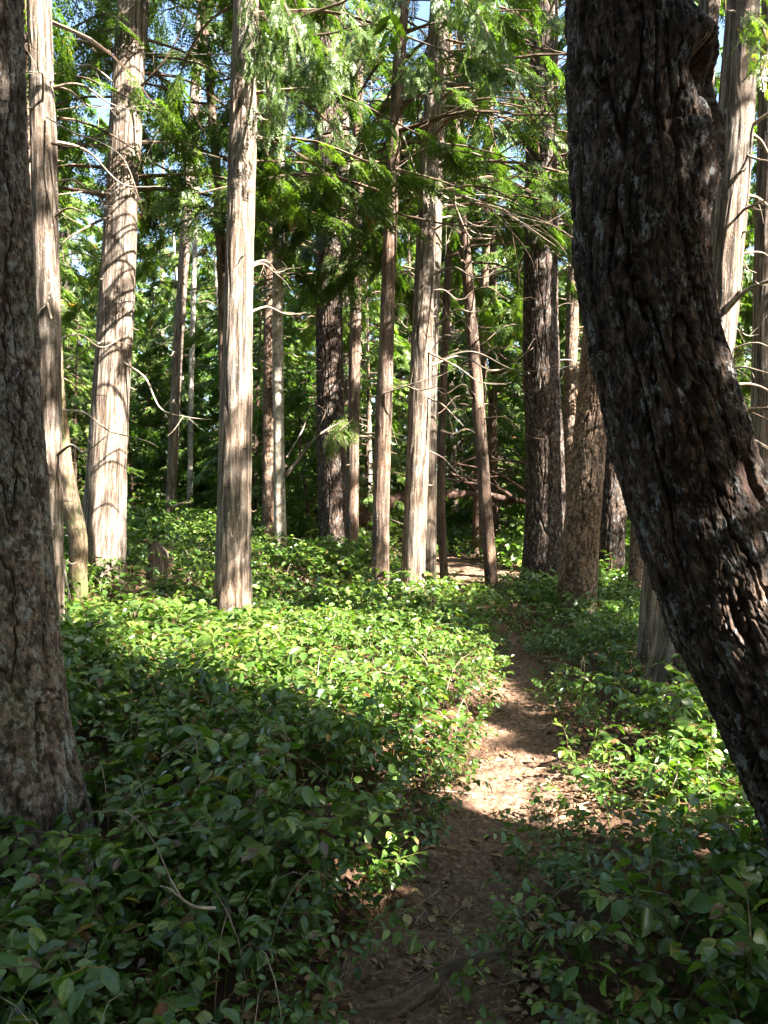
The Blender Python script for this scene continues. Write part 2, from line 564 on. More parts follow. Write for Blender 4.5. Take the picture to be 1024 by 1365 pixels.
for a in [(330, 880, 5.9, .34), (400, 840, 6.8, .5), (480, 830, 7.3, .5), (560, 850, 6.9, .45), (620, 900, 5.9, .35), (650, 925, 5.7, .25), (430, 905, 5.5, .4),
          (350, 780, 8.0, .35), (520, 890, 5.8, .35), (590, 975, 4.6, .27), (610, 1010, 4.3, .2), (110, 840, 6.8, .3), (190, 870, 6.0, .3), (250, 900, 5.5, .3), (390, 930, 5.1, .25),
          (430, 955, 4.7, .22), (500, 985, 4.4, .25), (545, 1030, 4.0, .2), (350, 950, 4.8, .2), (290, 935, 5.0, .2), (170, 905, 5.3, .2), (460, 920, 5.2, .3), (570, 1080, 3.6, .12), (545, 900, 5.6, .3), (480, 1035, 3.9, .1), (320, 1010, 4.2, .08),
          (330, 720, 10, .3), (400, 735, 10, .35), (260, 690, 13, .5), (575, 790, 8.8, .25), (150, 800, 7.5, .2),
          (690, 1040, 4.0, .22), (630, 1045, 4.0, .22), (740, 1075, 3.8, .18), (640, 1100, 3.45, .15), (560, 1150, 3.1, .1),
          (860, 1045, 3.8, .2), (940, 1080, 3.6, .25), (1000, 1130, 3.3, .2), (770, 1020, 4.0, .15), (900, 960, 4.6, .2), (960, 1030, 3.9, .2), (1010, 1060, 3.7, .2), (820, 1110, 3.3, .12),
          (600, 750, 15.5, .9), (640, 765, 14, .5), (570, 700, 19, 1.5), (820, 820, 8.5, .3), (870, 850, 7, .2),
          (905, 190, 2.22, .10), (940, 190, 2.25, .12), (955, 420, 2.25, .13), (975, 520, 2.25, .12), (1000, 620, 2.25, .12), (1010, 800, 2.25, .14), (1015, 860, 2.25, .1), (905, 30, 2.25, .08),
          (480, 950, 4.6, .12), (560, 1010, 4.1, .12), (430, 985, 4.3, .1), (600, 1060, 3.75, .12), (500, 1190, 2.85, .05), (105, 1105, 2.9, .05), (560, 1130, 3.2, .06),
          (45, 690, 3.2, .0)]:
    lit(*a)
for a in [(470, 110, 7.6, .4), (620, 60, 8, .5), (690, 150, 10, .6), (640, 210, 10.5, .6), (250, 130, 13, .9), (400, 300, 13, .7), (540, 400, 16, 1), (650, 450, 18, 1.5), (690, 400, 18, 1.4),
          (500, 420, 18, 1.2), (400, 500, 20, 1.5), (200, 400, 16, 1.2), (180, 600, 15, 1), (120, 600, 14, .8), (360, 230, 9, .4), (345, 140, 7, .3), (1000, 110, 4.3, .3)]:
    lit(*a)
for a in [(330, 400, 20, 1.2), (230, 500, 22, 1.5), (480, 550, 22, 1.5), (620, 520, 20, 1.4), (400, 600, 18, 1.0), (680, 600, 20, 1.5), (120, 450, 16, 1.0), (500, 300, 20, 1.4), (600, 350, 18, 1.2)]:
    lit(*a)
NG = len(TG)
for px, py, Y, r in [(330, 90, 7.3, .3), (326, 200, 7.3, .25), (322, 330, 7.3, .3), (320, 420, 7.3, .2), (317, 520, 7.3, .3), (315, 590, 7.3, .22), (312, 700, 7.3, .15), (315, 770, 7.3, .2),
                     (178, 120, 8.8, .25), (172, 250, 8.8, .35), (162, 340, 8.8, .2), (152, 560, 8.8, .25), (147, 630, 8.8, .3), (145, 665, 8.8, .22),
                     (66, 110, 6.1, .2), (66, 300, 6.1, .2), (66, 460, 6.1, .15), (70, 620, 6.1, .2), (72, 840, 6.1, .2),
                     (372, 560, 11, .35), (372, 650, 11, .35), (375, 700, 11, .25), (355, 600, 14, .4), (440, 480, 14, .4), (450, 650, 14, .3),
                     (520, 300, 9, .2), (512, 470, 9, .3), (508, 620, 9, .2), (506, 700, 9, .2), (572, 300, 9, .2), (560, 560, 9, .25), (555, 650, 9, .15), (555, 750, 9, .25), (578, 620, 9.8, .4), (575, 520, 9.8, .4),
                     (640, 560, 12, .2), (985, 60, 5.6, .25), (985, 300, 5.6, .25), (980, 420, 5.6, .2), (915, 900, 5.5, .15), (735, 300, 12, .3), (790, 600, 9, .15), (748, 690, 12, .1),
                     (212, 740, 9.5, .2), (250, 300, 15, .8), (235, 550, 15, .6), (215, 650, 15, .5), (253, 640, 17, .5)]:
    lit(px, py, Y, r)
FLK = []
rf = np.random.default_rng(77)
for k in range(34):                                  # loose flecks of sun in the shaded foreground
    fy = rf.uniform(2.2, 5.2)
    fx = rf.uniform(-.5 * fy, .5 * fy)
    FLK.append((fx, fy, .15, rf.uniform(.0, .05) + .001))
NF = len(TG)
TG = np.array(TG + FLK)
DK = np.array([(*P(a, b, c), d) for a, b, c, d in [
    (700, 890, 6.3, .4), (690, 940, 5.2, .3), (660, 860, 8, .4), (760, 880, 7, .4), (800, 930, 5.5, .35), (720, 830, 9, .5), (640, 815, 9.5, .35), (720, 960, 5, .25),
    (120, 960, 4.3, .5), (220, 1010, 3.8, .35), (400, 1080, 3.4, .3), (200, 1100, 3, .5), (400, 1150, 2.8, .4), (560, 1230, 2.6, .3), (640, 1200, 2.7, .25), (100, 1250, 2.4, .4),
    (800, 1180, 2.9, .35), (900, 1230, 2.6, .35), (1000, 1250, 2.4, .35), (190, 790, 8.3, .5), (270, 810, 7.9, .3), (440, 745, 11, .6), (700, 780, 11, .5),
    (800, 300, 2.3, .15), (840, 450, 2.3, .15), (870, 600, 2.3, .15), (920, 780, 2.3, .15), (1000, 980, 2.4, .15), (800, 120, 2.3, .15),
    (20, 300, 3.1, .3), (20, 600, 3.1, .3), (30, 900, 3.05, .3), (40, 1080, 3, .25)]])
rc = np.random.default_rng(99)


def shaded(p, keep=0.04):
    """mask of sprays that may hang where they are: sprays in the line of a light shaft are thinned out"""
    ok = np.ones(len(p), bool)
    for iq, q in enumerate(TG):
        if q[3] <= 0: continue
        wv = p - q[:3]
        t = wv @ S
        pv = wv - t[:, None] * S
        d = np.linalg.norm(pv, axis=1) * (1 + .8 * noise(pv * 3.2 + q[:3], off=iq * .7)) + .10 * noise(pv * 9, off=iq * 1.3)
        hit = (t > 0.15) & (d < q[3] + (0.14 if iq < NF else .05))
        ok &= ~(hit & (rc.random(len(p)) > (keep if iq < NG else 0.38 if iq < NF else .12)))
    return ok


# ------------------------------------------------------------------ trunks
def bark_disp(b, kind, sd_, R):
    o = sd_ * 7.31
    if kind == 'fir':
        k = float(np.clip(.24 / R, 1.0, 1.7))
        w1 = noise(b, (11, 11, 5), o + 9)
        w2 = noise(b, (45, 45, 24), o + 19)
        w3 = noise(b, (120, 120, 70), o + 29)
        bb = (b + np.stack([w1 * .014 + w2 * .007, -w1 * .014 + w2 * .007, w2 * .016 + w1 * .03], 1)) * k
        n1 = np.abs(noise(bb, (12, 12, 1.1), o))
        n2_ = np.abs(noise(bb, (25, 25, 3.0), o + 2))
        big = smooth(0.0, 0.11, n1)                                              # long fissures
        mid = smooth(0.0, 0.09, n2_)
        e2, c2 = worley(bb, (30, 30, 11), o + 5)                                    # plates
        e3, c3 = worley(bb + w3[:, None] * .004, (78, 78, 44), o + 8)               # flakes
        f = big * (.35 + .65 * mid)
        d = 0.015 * big + 0.008 * mid * big + 0.0085 * c2 * f * smooth(0, .10, e2) + 0.0048 * c3 * (.4 + .6 * f) + 0.0025 * w2 + 0.0025 * w3 + .005 * w1
        return d * min(1.0, R / 0.2) - 0.018, f
    if kind == 'smooth':
        d = 0.003 * noise(b, (12, 12, 6), o)
        return d, 0.5 + 0.5 * np.clip(d * 200, -1, 1)
    warp = noise(b, (4, 4, 1.5), o + 9) * 0.05
    bb = b + np.stack([warp, -warp, warp * 0], 1)
    a = noise(bb, (38, 38, 1.4), o)
    a_ = noise(bb, (75, 75, 4), o + 2)
    d = 0.0055 * a + 0.0028 * a_ + 0.012 * noise(bb, (9, 9, 0.7), o + 4)
    return d * min(1.0, R / 0.12), smooth(-0.3, 0.3, a)


def trunk_obj(parent, ctrl, kind, m, ns=48, step=0.03, seed=1, flare=0.35, bulges=(), name='trunk', ends=False):
    """ctrl rows: x,y,z,r from the base up"""
    ctrl = np.asarray(ctrl, float)
    L = np.linalg.norm(np.diff(ctrl[:, :3], axis=0), axis=1).sum()
    c = spline(ctrl, max(6, int(L / step)))
    pos, R = c[:, :3], c[:, 3]
    T, X, Yv = frames(pos)
    k = len(pos)
    th = np.linspace(0, 2 * np.pi, ns, endpoint=False)
    s = np.linspace(0, L, k)
    lob = 0.5 + 0.5 * np.sin(3 * th + seed) * 0.7 + 0.3 * np.sin(5 * th + seed * 2.1)
    fl = np.exp(-s / 0.28)[:, None] * flare * (0.5 + 0.9 * lob[None, :])
    Rm = R[:, None] * (1 + fl)
    r0 = float(np.median(R))
    b = np.stack([np.broadcast_to(r0 * np.cos(th), (k, ns)), np.broadcast_to(r0 * np.sin(th), (k, ns)), np.broadcast_to(s[:, None], (k, ns))], 2).reshape(-1, 3)
    b = b + seed * 1.73
    d, rid = bark_disp(b, kind, seed, r0)
    d = d.reshape(k, ns)
    # slow unevenness of the round
    d = d + (0.06 * r0 * noise(b, (2.0, 2.0, 0.8), seed)).reshape(k, ns)
    for (zc, tc, amp, sz, sth) in bulges:
        dth = (th - tc + np.pi) % (2 * np.pi) - np.pi
        d = d + amp * np.exp(-((pos[:, 2] - zc) / sz)[:, None] ** 2 - (dth / sth)[None, :] ** 2)
    v = pos[:, None, :] + (Rm + d)[:, :, None] * (np.cos(th)[None, :, None] * X[:, None, :] + np.sin(th)[None, :, None] * Yv[:, None, :])
    i = np.arange(k - 1)[:, None] * ns
    j = np.arange(ns)[None, :]
    j2 = (j + 1) % ns
    f = np.stack([i + j, i + j2, i + ns + j2, i + ns + j], 2).reshape(-1, 4)
    a = Acc()
    vv = v.reshape(-1, 3)
    fl_ = [f]
    bb, rr = b, rid
    if ends:
        for row, flip in ((0, 1), (k - 1, 0)):
            cidx = len(vv)
            vv = np.vstack([vv, pos[row][None]])
            bb = np.vstack([bb, b[row * ns][None]])
            rr = np.append(rr, 0.2)
            jj = np.arange(ns)
            tri = np.stack([np.full(ns, cidx), row * ns + jj, row * ns + (jj + 1) % ns], 1)
            if flip: tri = tri[:, ::-1]
            fl_.append(tri)
    a.add(vv, fl_, 0.5, 0, bb, rr)
    org = np.array(parent.location) if parent is not None else (0, 0, 0)
    return a.build(name, m, org, True, parent), c


# ------------------------------------------------------------------ foliage templates
def frond(npair, nleaf, seed):
    """a flat cedar spray along +x, unit length; nleaf leaflets on each side branchlet (1 = one lozenge)"""
    r = np.random.default_rng(seed)
    vs, fs, ts = [], [], []

    def loz(a, b, wd, up, t):
        a, b = np.array(a), np.array(b)
        d = b - a
        side = norm(np.cross(d, up)) * wd
        m_ = a + d * 0.45
        i = len(vs)
        vs.extend([a, m_ + side, b, m_ - side])
        fs.append((i, i + 1, i + 2, i + 3))
        ts.append(t)
    up = np.array([0, 0, 1.0])
    C_ = lambda t: np.array([t, 0.04 * math.sin(t * 5 + seed), -0.22 * t * t])
    for k in range(4):
        loz(C_(k / 4), C_((k + 1.3) / 4), 0.012, up, 0.3)
    for k in range(npair * 2):
        t = 0.08 + 0.9 * k / (npair * 2)
        sgn = 1 if k % 2 else -1
        ln = 0.42 * (1 - t) ** 0.7 * (0.75 + 0.5 * r.random()) * min(1, t * 5 + 0.4)
        ang = math.radians(48 + r.uniform(-10, 10))
        a = C_(t)
        d = np.array([math.cos(ang), sgn * math.sin(ang), -0.25 - 0.25 * r.random()])
        b = a + d * ln
        tt = r.uniform(-0.12, 0.12)
        if nleaf <= 1:
            loz(a, b, ln * 0.17 + 0.008, up + r.normal(size=3) * 0.25, tt)
        else:
            loz(a, b, 0.010, up, tt)
            for q in range(nleaf):
                u = 0.2 + 0.75 * q / nleaf
                pq = a + (b - a) * u
                sg = 1 if q % 2 else -1
                an = ang * sgn + sg * 0.75
                dd = np.array([math.cos(an), math.sin(an), -0.3])
                loz(pq, pq + dd * ln * 0.42 * (1.15 - u), 0.021 if nleaf > 4 else 0.034, up + r.normal(size=3) * 0.3, tt + r.uniform(-.05, .05))
    return np.array(vs), [np.array(fs)], np.array(ts)


FR = {0: [frond(9, 7, s_) for s_ in (1, 2, 3)], 1: [frond(8, 3, s_) for s_ in (4, 5, 6)], 2: [frond(7, 1, s_) for s_ in (7, 8, 9)], 3: [frond(4, 1, s_) for s_ in (10, 11)]}


def broad_clump(seed):
    r = np.random.default_rng(seed)
    vs, fs, ts = [], [], []
    for k in range(12):
        a = r.normal(size=3) * 0.28
        d = norm(r.normal(size=3) + np.array([0, 0, -0.2])) * 0.22
        sd_ = norm(np.cross(d, r.normal(size=3))) * 0.075
        i = len(vs)
        vs.extend([a, a + d * .45 + sd_, a + d, a + d * .45 - sd_])
        fs.append((i, i + 1, i + 2, i + 3))
        ts.append(r.uniform(-.2, .2))
    return np.array(vs), [np.array(fs)], np.array(ts)


FR['b'] = [broad_clump(s_) for s_ in (1, 2, 3)]


def crown(c, z0, z1, nb, Lmax, lod, seed, az0=None, azw=math.pi, spr=0.082, size=(0.24, 0.48), cull=True, droop=0.35, shape='cedar', tint=0.0, inner=0.22, clear=5.2):
    """live boughs with hanging sprays, as one crown mesh"""
    r = np.random.default_rng(seed)
    a = Acc()
    pos, zz = c[:, :3], c[:, 2]
    PP, DD, UU, SS, TT = [], [], [], [], []
    for k in range(nb):
        u = (k + r.random()) / nb
        z = z0 + (z1 - z0) * u
        i = min(np.searchsorted(zz, z), len(zz) - 1)
        p0 = pos[i].copy()
        az = r.uniform(-math.pi, math.pi) if az0 is None else az0 + r.uniform(-1, 1) * azw
        L = Lmax * (1 - u) ** 0.6 * r.uniform(0.55, 1.1) + 0.35
        h = np.array([math.cos(az), math.sin(az), 0])
        side = np.array([-h[1], h[0], 0]) * r.uniform(-0.25, 0.25)
        rise = r.uniform(0.0, 0.3) if shape == 'cedar' else r.uniform(-0.1, 0.25)
        pts = [p0, p0 + h * L * .35 + np.array([0, 0, rise * L * .3]), p0 + (h + side * .5) * L * .7 + np.array([0, 0, (rise - droop) * L * .35]), p0 + (h + side) * L + np.array([0, 0, -droop * L * .55])]
        rb = 0.006 + 0.007 * L
        cc, T = tube(a, pts, [rb, rb * .75, rb * .45, 0.003], 4, 0.4, 1, n=9)
        ns = int(L * (1 - inner) / spr)
        if ns < 1: continue
        t = inner + (1 - inner) * np.sqrt(r.random(ns * 2))
        f = t * (len(cc) - 1)
        ii = np.minimum(f.astype(int), len(cc) - 2)
        p = cc[ii] + (cc[ii + 1] - cc[ii]) * (f - ii)[:, None]
        Td = T[ii]
        sg = np.where(np.arange(ns * 2) % 2, 1, -1)
        an = np.radians(r.uniform(20, 75, ns * 2)) * sg * np.clip((1.05 - t) * 2.2, 0.15, 1)
        ca, sa = np.cos(an), np.sin(an)
        d = np.stack([Td[:, 0] * ca - Td[:, 1] * sa, Td[:, 0] * sa + Td[:, 1] * ca, Td[:, 2] - r.uniform(0.0, 0.75, ns * 2) * (1 if shape == 'cedar' else 0.4)], 1)
        up = np.array([0, 0, 1.0]) + r.normal(size=(ns * 2, 3)) * 0.35
        PP.append(p + r.normal(size=p.shape) * 0.03)
        DD.append(d)
        UU.append(up)
        SS.append(r.uniform(size[0], size[1], ns * 2) * np.clip(1.25 - t * 0.5, 0.6, 1))
        TT.append(np.full(ns * 2, r.uniform(-0.2, 0.2)) + r.uniform(-.1, .1, ns * 2))
    if PP:
        PP, DD, UU, SS, TT = map(np.concatenate, (PP, DD, UU, SS, TT))
        ok = np.ones(len(PP), bool)
        if cull:
            mid = PP + norm(DD) * SS[:, None] * 0.5
            ok = shaded(mid)
            dist = np.linalg.norm(mid - np.array([0, 0, CAMZ]), axis=1)
            ok &= ~((dist < clear) & (mid[:, 1] > -0.5))     # the trail is kept clear of boughs
        PP, DD, UU, SS, TT = PP[ok], DD[ok], UU[ok], SS[ok], TT[ok]
        old = r.random(len(PP)) < 0.012
        TT[old] = 0.6
        B = basis(DD, UU)
        tm = FR[lod]
        wh = r.integers(0, len(tm), len(PP))
        for q, (tv, tf_, tt) in enumerate(tm):
            s_ = wh == q
            instance(a, tv, tf_, 0.38 + tt + tint, PP[s_], B[s_], SS[s_], TT[s_], 0)
    return a


def dead_branch(parent, p0, d, L, r0, seed, m, droop=0.3, twigs=5, org=None, pts=None):
    r = np.random.default_rng(seed)
    a = Acc()
    d = norm(np.asarray(d, float))
    if pts is None:
        side = norm(np.cross(d, [0, 0, 1.0])) * r.uniform(-.3, .3)
        pts = [p0 - d * r0, p0 + d * L * .3 + side * L * .1 + np.array([0, 0, .05 * L]), p0 + d * L * .62 + side * L * .4 + np.array([0, 0, -droop * L * .4]), p0 + d * L + side * L * .5 + np.array([0, 0, -droop * L * .65 + r.uniform(0, .25) * L])]
    else:
        pts = [np.asarray(q, float) for q in pts]
        L = sum(np.linalg.norm(pts[i + 1] - pts[i]) for i in range(len(pts) - 1))
    k = len(pts)
    c, T = tube(a, pts, np.linspace(r0, max(0.0022, r0 * .2), k), 6, 0.5, 0, n=k * 6, rough=0.12)
    for q in range(twigs):
        i = int(len(c) * r.uniform(.25, .92))
        dd = norm(T[i] + r.normal(size=3) * 0.75)
        l = L * r.uniform(.08, .3)
        b = c[i] + dd * l
        e = b + norm(dd + np.array([0, 0, r.uniform(-.8, .4)])) * l * .5
        rt = r0 * .22
        tube(a, [c[i], b, e], [rt, rt * .6, 0.0012], 4, 0.5, 0, n=7)
    org = np.array(parent.location) if parent is not None else (0, 0, 0)
    return a.build('branch', m, org, True, parent)


TRUNKS = []


def make_tree(name, label, cat, spec, kind, m, group=None, H=13, ns=64, step=0.03, seed=1, cr=None, dead=0, dz=(1.5, 6), dl=(0.3, 1.1), daz=None, dm='deadwood', bulges=(), flare=.3, below=.35, topr=0.25, leaf='cedar_leaf', dr=0.013):
    """spec rows: (px, py, Y, width_px) from the base up; carried on upwards to height H"""
    rows = []
    for (px, py, Y, wpx) in spec:
        rows.append((*P(px, py, Y), wpx / F * Y / 2))
    rows = np.array(rows)
    d = rows[1, :3] - rows[0, :3]
    d /= d[2]
    base = rows[0].copy()
    g = gz(base[0], base[1]) - below
    base[:3] += d * (g - base[2]) if base[2] > g else 0
    rows = np.vstack([base[None], rows]) if rows[0, 2] - base[2] > 0.08 else rows
    e = rows[-1, :3] - rows[-2, :3]
    e /= max(e[2], 1e-3)
    if H > rows[-1, 2] + 0.5:
        top = rows[-1].copy()
        dz_ = H - rows[-1, 2]
        mid = top.copy()
        mid[:3] += e * dz_ * .5
        mid[3] *= 1 - (1 - topr) * .4
        top[:3] += (e * np.array([.7, .7, 1])) * dz_
        top[3] *= topr
        rows = np.vstack([rows, mid, top])
    loc = rows[0, :3] + np.array([0, 0, below])
    o = empty(name, loc, label, cat, group)
    _, c = trunk_obj(o, rows, kind, M[m], ns, step, seed, flare, bulges)
    TRUNKS.append((rows[0, 0], rows[0, 1], rows[0, 3]))
    r = np.random.default_rng(seed + 500)
    for k in range(dead):
        z = r.uniform(*dz)
        i = min(np.searchsorted(c[:, 2], z), len(c) - 1)
        az = r.uniform(-math.pi, math.pi) if daz is None else daz[0] + r.uniform(-1, 1) * daz[1]
        dd = np.array([math.cos(az), math.sin(az), r.uniform(-.25, .35)])
        p0 = c[i, :3] + norm(dd * np.array([1, 1, 0])) * c[i, 3] * .8
        dead_branch(o, p0, dd, r.uniform(*dl), dr * r.uniform(.6, 1.3), seed * 100 + k, M[dm], twigs=r.integers(2, 6))
    for k in range(9 if dead >= 5 else 0):           # snapped-off stubs
        z = r.uniform(.8, 6)
        i = min(np.searchsorted(c[:, 2], z), len(c) - 1)
        az = r.uniform(-math.pi, math.pi)
        dd = np.array([math.cos(az), math.sin(az), r.uniform(-.2, .3)])
        dead_branch(o, c[i, :3] + norm(dd * np.array([1, 1, 0])) * c[i, 3] * .9, dd, r.uniform(.05, .13), dr * r.uniform(.7, 1.2), seed * 100 + 60 + k, M[dm], twigs=0)
    if cr:
        a = crown(c, seed=seed + 900, **cr)
        a.build('crown', [M[leaf], M['darkwood']], np.array(o.location), False, o)
    return o, c


PI = math.pi
CED, FIR = 'tree', 'tree'
# -- near left fir
treeA, cA = make_tree('fir_tree', 'thick grey-barked fir trunk filling the left edge beside the salal', 'tree',
                      [(22, 1230, 2.95, 240), (20, 1080, 3.0, 172), (10, 900, 3.08, 136), (2, 600, 3.18, 108), (-4, 400, 3.2, 96), (-8, 200, 3.2, 88), (-10, 0, 3.2, 84)], 'fir', 'fir_grey', ns=620, step=0.0045, seed=3, H=11,
                      cr=dict(z0=6.5, z1=10.8, nb=26, Lmax=2.4, lod=2), flare=.12, below=.25)
# -- near right leaning fir
Q_SPEC = [(1240, 1330, 2.45, 250), (1126, 1110, 2.42, 186), (1026, 908, 2.38, 166), (976, 809, 2.37, 166), (922, 651, 2.36, 166), (892, 550, 2.35, 164), (867, 440, 2.35, 160), (853, 350, 2.35, 162), (848, 250, 2.35, 162), (840, 120, 2.35, 158), (831, 0, 2.35, 146), (826, -200, 2.35, 140)]
bz = lambda py: CAMZ - (py - HY) / F * 2.35
treeQ, cQ = make_tree('fir_tree', 'massive dark leaning fir trunk crossing the right side with a burl near the top', 'tree', Q_SPEC, 'fir', 'fir', ns=560, step=0.0045, seed=11, H=6.5,
                      cr=dict(z0=4.4, z1=6.4, nb=22, Lmax=2.6, lod=2), flare=.05, below=.3,
                      bulges=[(bz(200), -0.25, .075, .17, .5), (bz(92), -0.5, .075, .08, .55), (bz(128), -0.62, -.10, .07, .24), (bz(185), -.45, -.05, .09, .16), (bz(560), -1.9, .02, .2, .4)])
# lichen streak belongs to the bark's ridges (material); dead twig stub on the burl
make = make_tree
B, cB = make('cedar_tree', 'pale upright cedar trunk with stub twigs just right of the grey fir', 'tree',
             [(66, 905, 6.2, 36), (66, 700, 6.2, 35), (64, 450, 6.2, 35), (62, 250, 6.2, 33), (58, 60, 6.2, 30)], 'cedar', 'cedar', ns=110, step=.02, seed=5,
             cr=dict(z0=5.0, z1=12.5, nb=40, Lmax=1.7, lod=1, az0=2.6, azw=1.5), dead=10, dz=(1.6, 5), daz=(0, 1.3), dl=(.25, .9))
C_, cC = make('cedar_tree', 'stout leaning cedar with a brightly sunlit pale foot on the left bank', 'tree',
              [(136, 745, 9, 58), (142, 640, 9, 52), (152, 480, 9, 46), (163, 300, 9, 42), (172, 150, 9, 40), (182, 0, 9, 38)], 'cedar', 'cedar', ns=150, step=.02, seed=8,
              cr=dict(z0=5.0, z1=12, nb=74, Lmax=2.7, lod=1, az0=1.6, azw=1.5), dead=9, dz=(3.0, 7), daz=(3.0, 1.5), dl=(.4, 1.3), dr=.014)
D_, cD = make('cedar_tree', 'straight pale cedar in full sun standing alone left of centre', 'tree',
              [(310, 835, 7.3, 50), (312, 700, 7.3, 46), (316, 520, 7.3, 42), (320, 350, 7.3, 38), (325, 180, 7.3, 36), (330, 0, 7.3, 33)], 'cedar', 'cedar', ns=150, step=.018, seed=12,
              cr=dict(z0=4.9, z1=11, nb=54, Lmax=2.4, lod=0, az0=0.9, azw=1.7), dead=7, dz=(3, 6), daz=(1.0, 1.6), dl=(.2, .9))
E_, cE = make('slender_tree', 'slender smooth pale trunk between the sunny cedar and the dark firs', 'tree',
              [(374, 730, 11, 16), (372, 600, 11, 15), (371, 400, 11, 14), (375, 200, 11, 13), (378, 50, 11, 12)], 'smooth', 'smooth_bark', ns=40, step=.05, seed=15,
              cr=dict(z0=5.2, z1=11, nb=44, Lmax=2.0, lod=1), dead=6, dz=(2, 6))
E2, _ = make('fir_tree', 'thin dark trunk close behind the slender pale one', 'tree',
             [(357, 710, 14, 16), (358, 500, 14, 14), (361, 250, 14, 13)], 'fir', 'fir_brown', ns=60, step=.04, seed=16, cr=dict(z0=6.5, z1=13, nb=30, Lmax=2.2, lod=2), dead=6, dz=(2, 6), dm='darkwood')
F_, cF = make('fir_tree', 'broad furrowed fir trunk, shadowed and speckled with sun, left of centre', 'tree',
              [(446, 735, 14, 40), (442, 600, 14, 36), (439, 400, 14, 33), (437, 250, 14, 31), (436, 80, 14, 28)], 'fir', 'fir', ns=140, step=.03, seed=19,
              cr=dict(z0=5.2, z1=12, nb=90, Lmax=3.0, lod=1), dead=14, dz=(3, 7), dl=(.4, 1.6), dm='darkwood')
G_, _ = make('cedar_tree', 'thin dark trunk directly right of the broad furrowed fir', 'tree',
             [(469, 750, 12.5, 18), (471, 600, 12.5, 16), (474, 400, 12.5, 15), (477, 200, 12.5, 13)], 'cedar', 'cedar_dark', ns=60, step=.04, seed=22, cr=dict(z0=5, z1=11, nb=52, Lmax=2.1, lod=1), dead=8, dz=(2.5, 6), dm='darkwood')
H_, cH = make('cedar_tree', 'narrow reddish cedar on the bank, first of the pair left of the path', 'tree',
              [(506, 800, 9, 24), (509, 650, 9, 22), (514, 480, 9, 20), (521, 300, 9, 18), (530, 120, 9, 17), (538, 0, 9, 15)], 'cedar', 'cedar_dark', ns=90, step=.02, seed=25,
              cr=dict(z0=5.0, z1=10.5, nb=52, Lmax=2.2, lod=0, az0=1.4, azw=2.3), dead=11, dz=(2.5, 6.2), dl=(.3, 1.3), daz=(0.3, 2))
I_, cI = make('cedar_tree', 'grooved cedar with arching dead limbs at the edge of the bank beside the path', 'tree',
              [(550, 800, 9.1, 33), (555, 650, 9.1, 31), (563, 450, 9.1, 28), (571, 250, 9.1, 25), (580, 80, 9.1, 23), (585, 0, 9.1, 22)], 'cedar', 'cedar', ns=130, step=.02, seed=28,
              cr=dict(z0=5.2, z1=11, nb=60, Lmax=2.6, lod=0, az0=0.9, azw=1.9), dead=12, dz=(2.8, 6.5), dl=(.5, 1.8), daz=(0.2, 1.3), dr=.016)
I2, _ = make('cedar_tree', 'bright narrow cedar trunk tucked tight behind the grooved one', 'tree',
             [(572, 782, 9.9, 19), (573, 600, 9.9, 18), (577, 400, 9.9, 17), (584, 200, 9.9, 15)], 'cedar', 'cedar', ns=70, step=.03, seed=31, cr=dict(z0=6.5, z1=12, nb=24, Lmax=1.8, lod=1), dead=5, dz=(2.5, 6), daz=(0, 1))
J_, _ = make('fir_tree', 'thin dark crooked trunk right of the grooved cedar', 'tree',
             [(592, 765, 13, 11), (588, 650, 13, 11), (593, 450, 13, 10), (601, 280, 13, 9)], 'smooth', 'cedar_dark', ns=40, step=.05, seed=33, cr=dict(z0=6.0, z1=12, nb=22, Lmax=1.8, lod=2), dead=6, dz=(2, 6), dm='darkwood')
K_, _ = make('fir_tree', 'slim trunk leaning left over the far bend of the path', 'tree',
             [(655, 772, 12, 17), (645, 640, 12, 17), (632, 480, 12, 16), (620, 330, 12, 14)], 'cedar', 'cedar_dark', ns=60, step=.04, seed=36, cr=dict(z0=5.2, z1=10.5, nb=52, Lmax=2.4, lod=1), dead=12, dz=(2.5, 5.5), dl=(.4, 1.5), dm='darkwood')
L_, cL = make('fir_tree', 'tall dark deeply furrowed fir straight beside the path on its right', 'tree',
              [(724, 790, 12, 58), (727, 700, 12, 53), (726, 600, 12, 48), (721, 450, 12, 44), (720, 300, 12, 42), (722, 150, 12, 38)], 'fir', 'fir', ns=200, step=.025, seed=39,
              cr=dict(z0=5.6, z1=12, nb=90, Lmax=3.0, lod=1), dead=14, dz=(3.5, 7), dl=(.4, 1.5), dr=.012)
M_, cM = make('fir_tree', 'brown finely cracked trunk leaning right, just right of the tall dark fir', 'tree',
              [(768, 818, 9, 52), (776, 700, 9, 46), (788, 560, 9, 42), (798, 420, 9, 38), (806, 300, 9, 36)], 'fir', 'fir_brown', ns=180, step=.018, seed=42, cr=dict(z0=7.5, z1=12.5, nb=36, Lmax=2.4, lod=2), flare=.25)
N_, _ = make('fir_tree', 'dark mossy trunk in shade between two brown trunks behind the leaning fir', 'tree',
             [(812, 800, 13, 36), (818, 650, 13, 33), (822, 500, 13, 31)], 'fir', 'fir', ns=100, step=.035, seed=45, cr=dict(z0=6.5, z1=13, nb=36, Lmax=2.4, lod=2), flare=.2)
O_, _ = make('fir_tree', 'narrow brown trunk half hidden by the leaning fir, right of the mossy one', 'tree',
             [(846, 822, 11, 22), (851, 700, 11, 20), (858, 500, 11, 19)], 'fir', 'fir_brown', ns=70, step=.035, seed=48, cr=dict(z0=7.5, z1=12, nb=24, Lmax=2.0, lod=2), flare=.2)
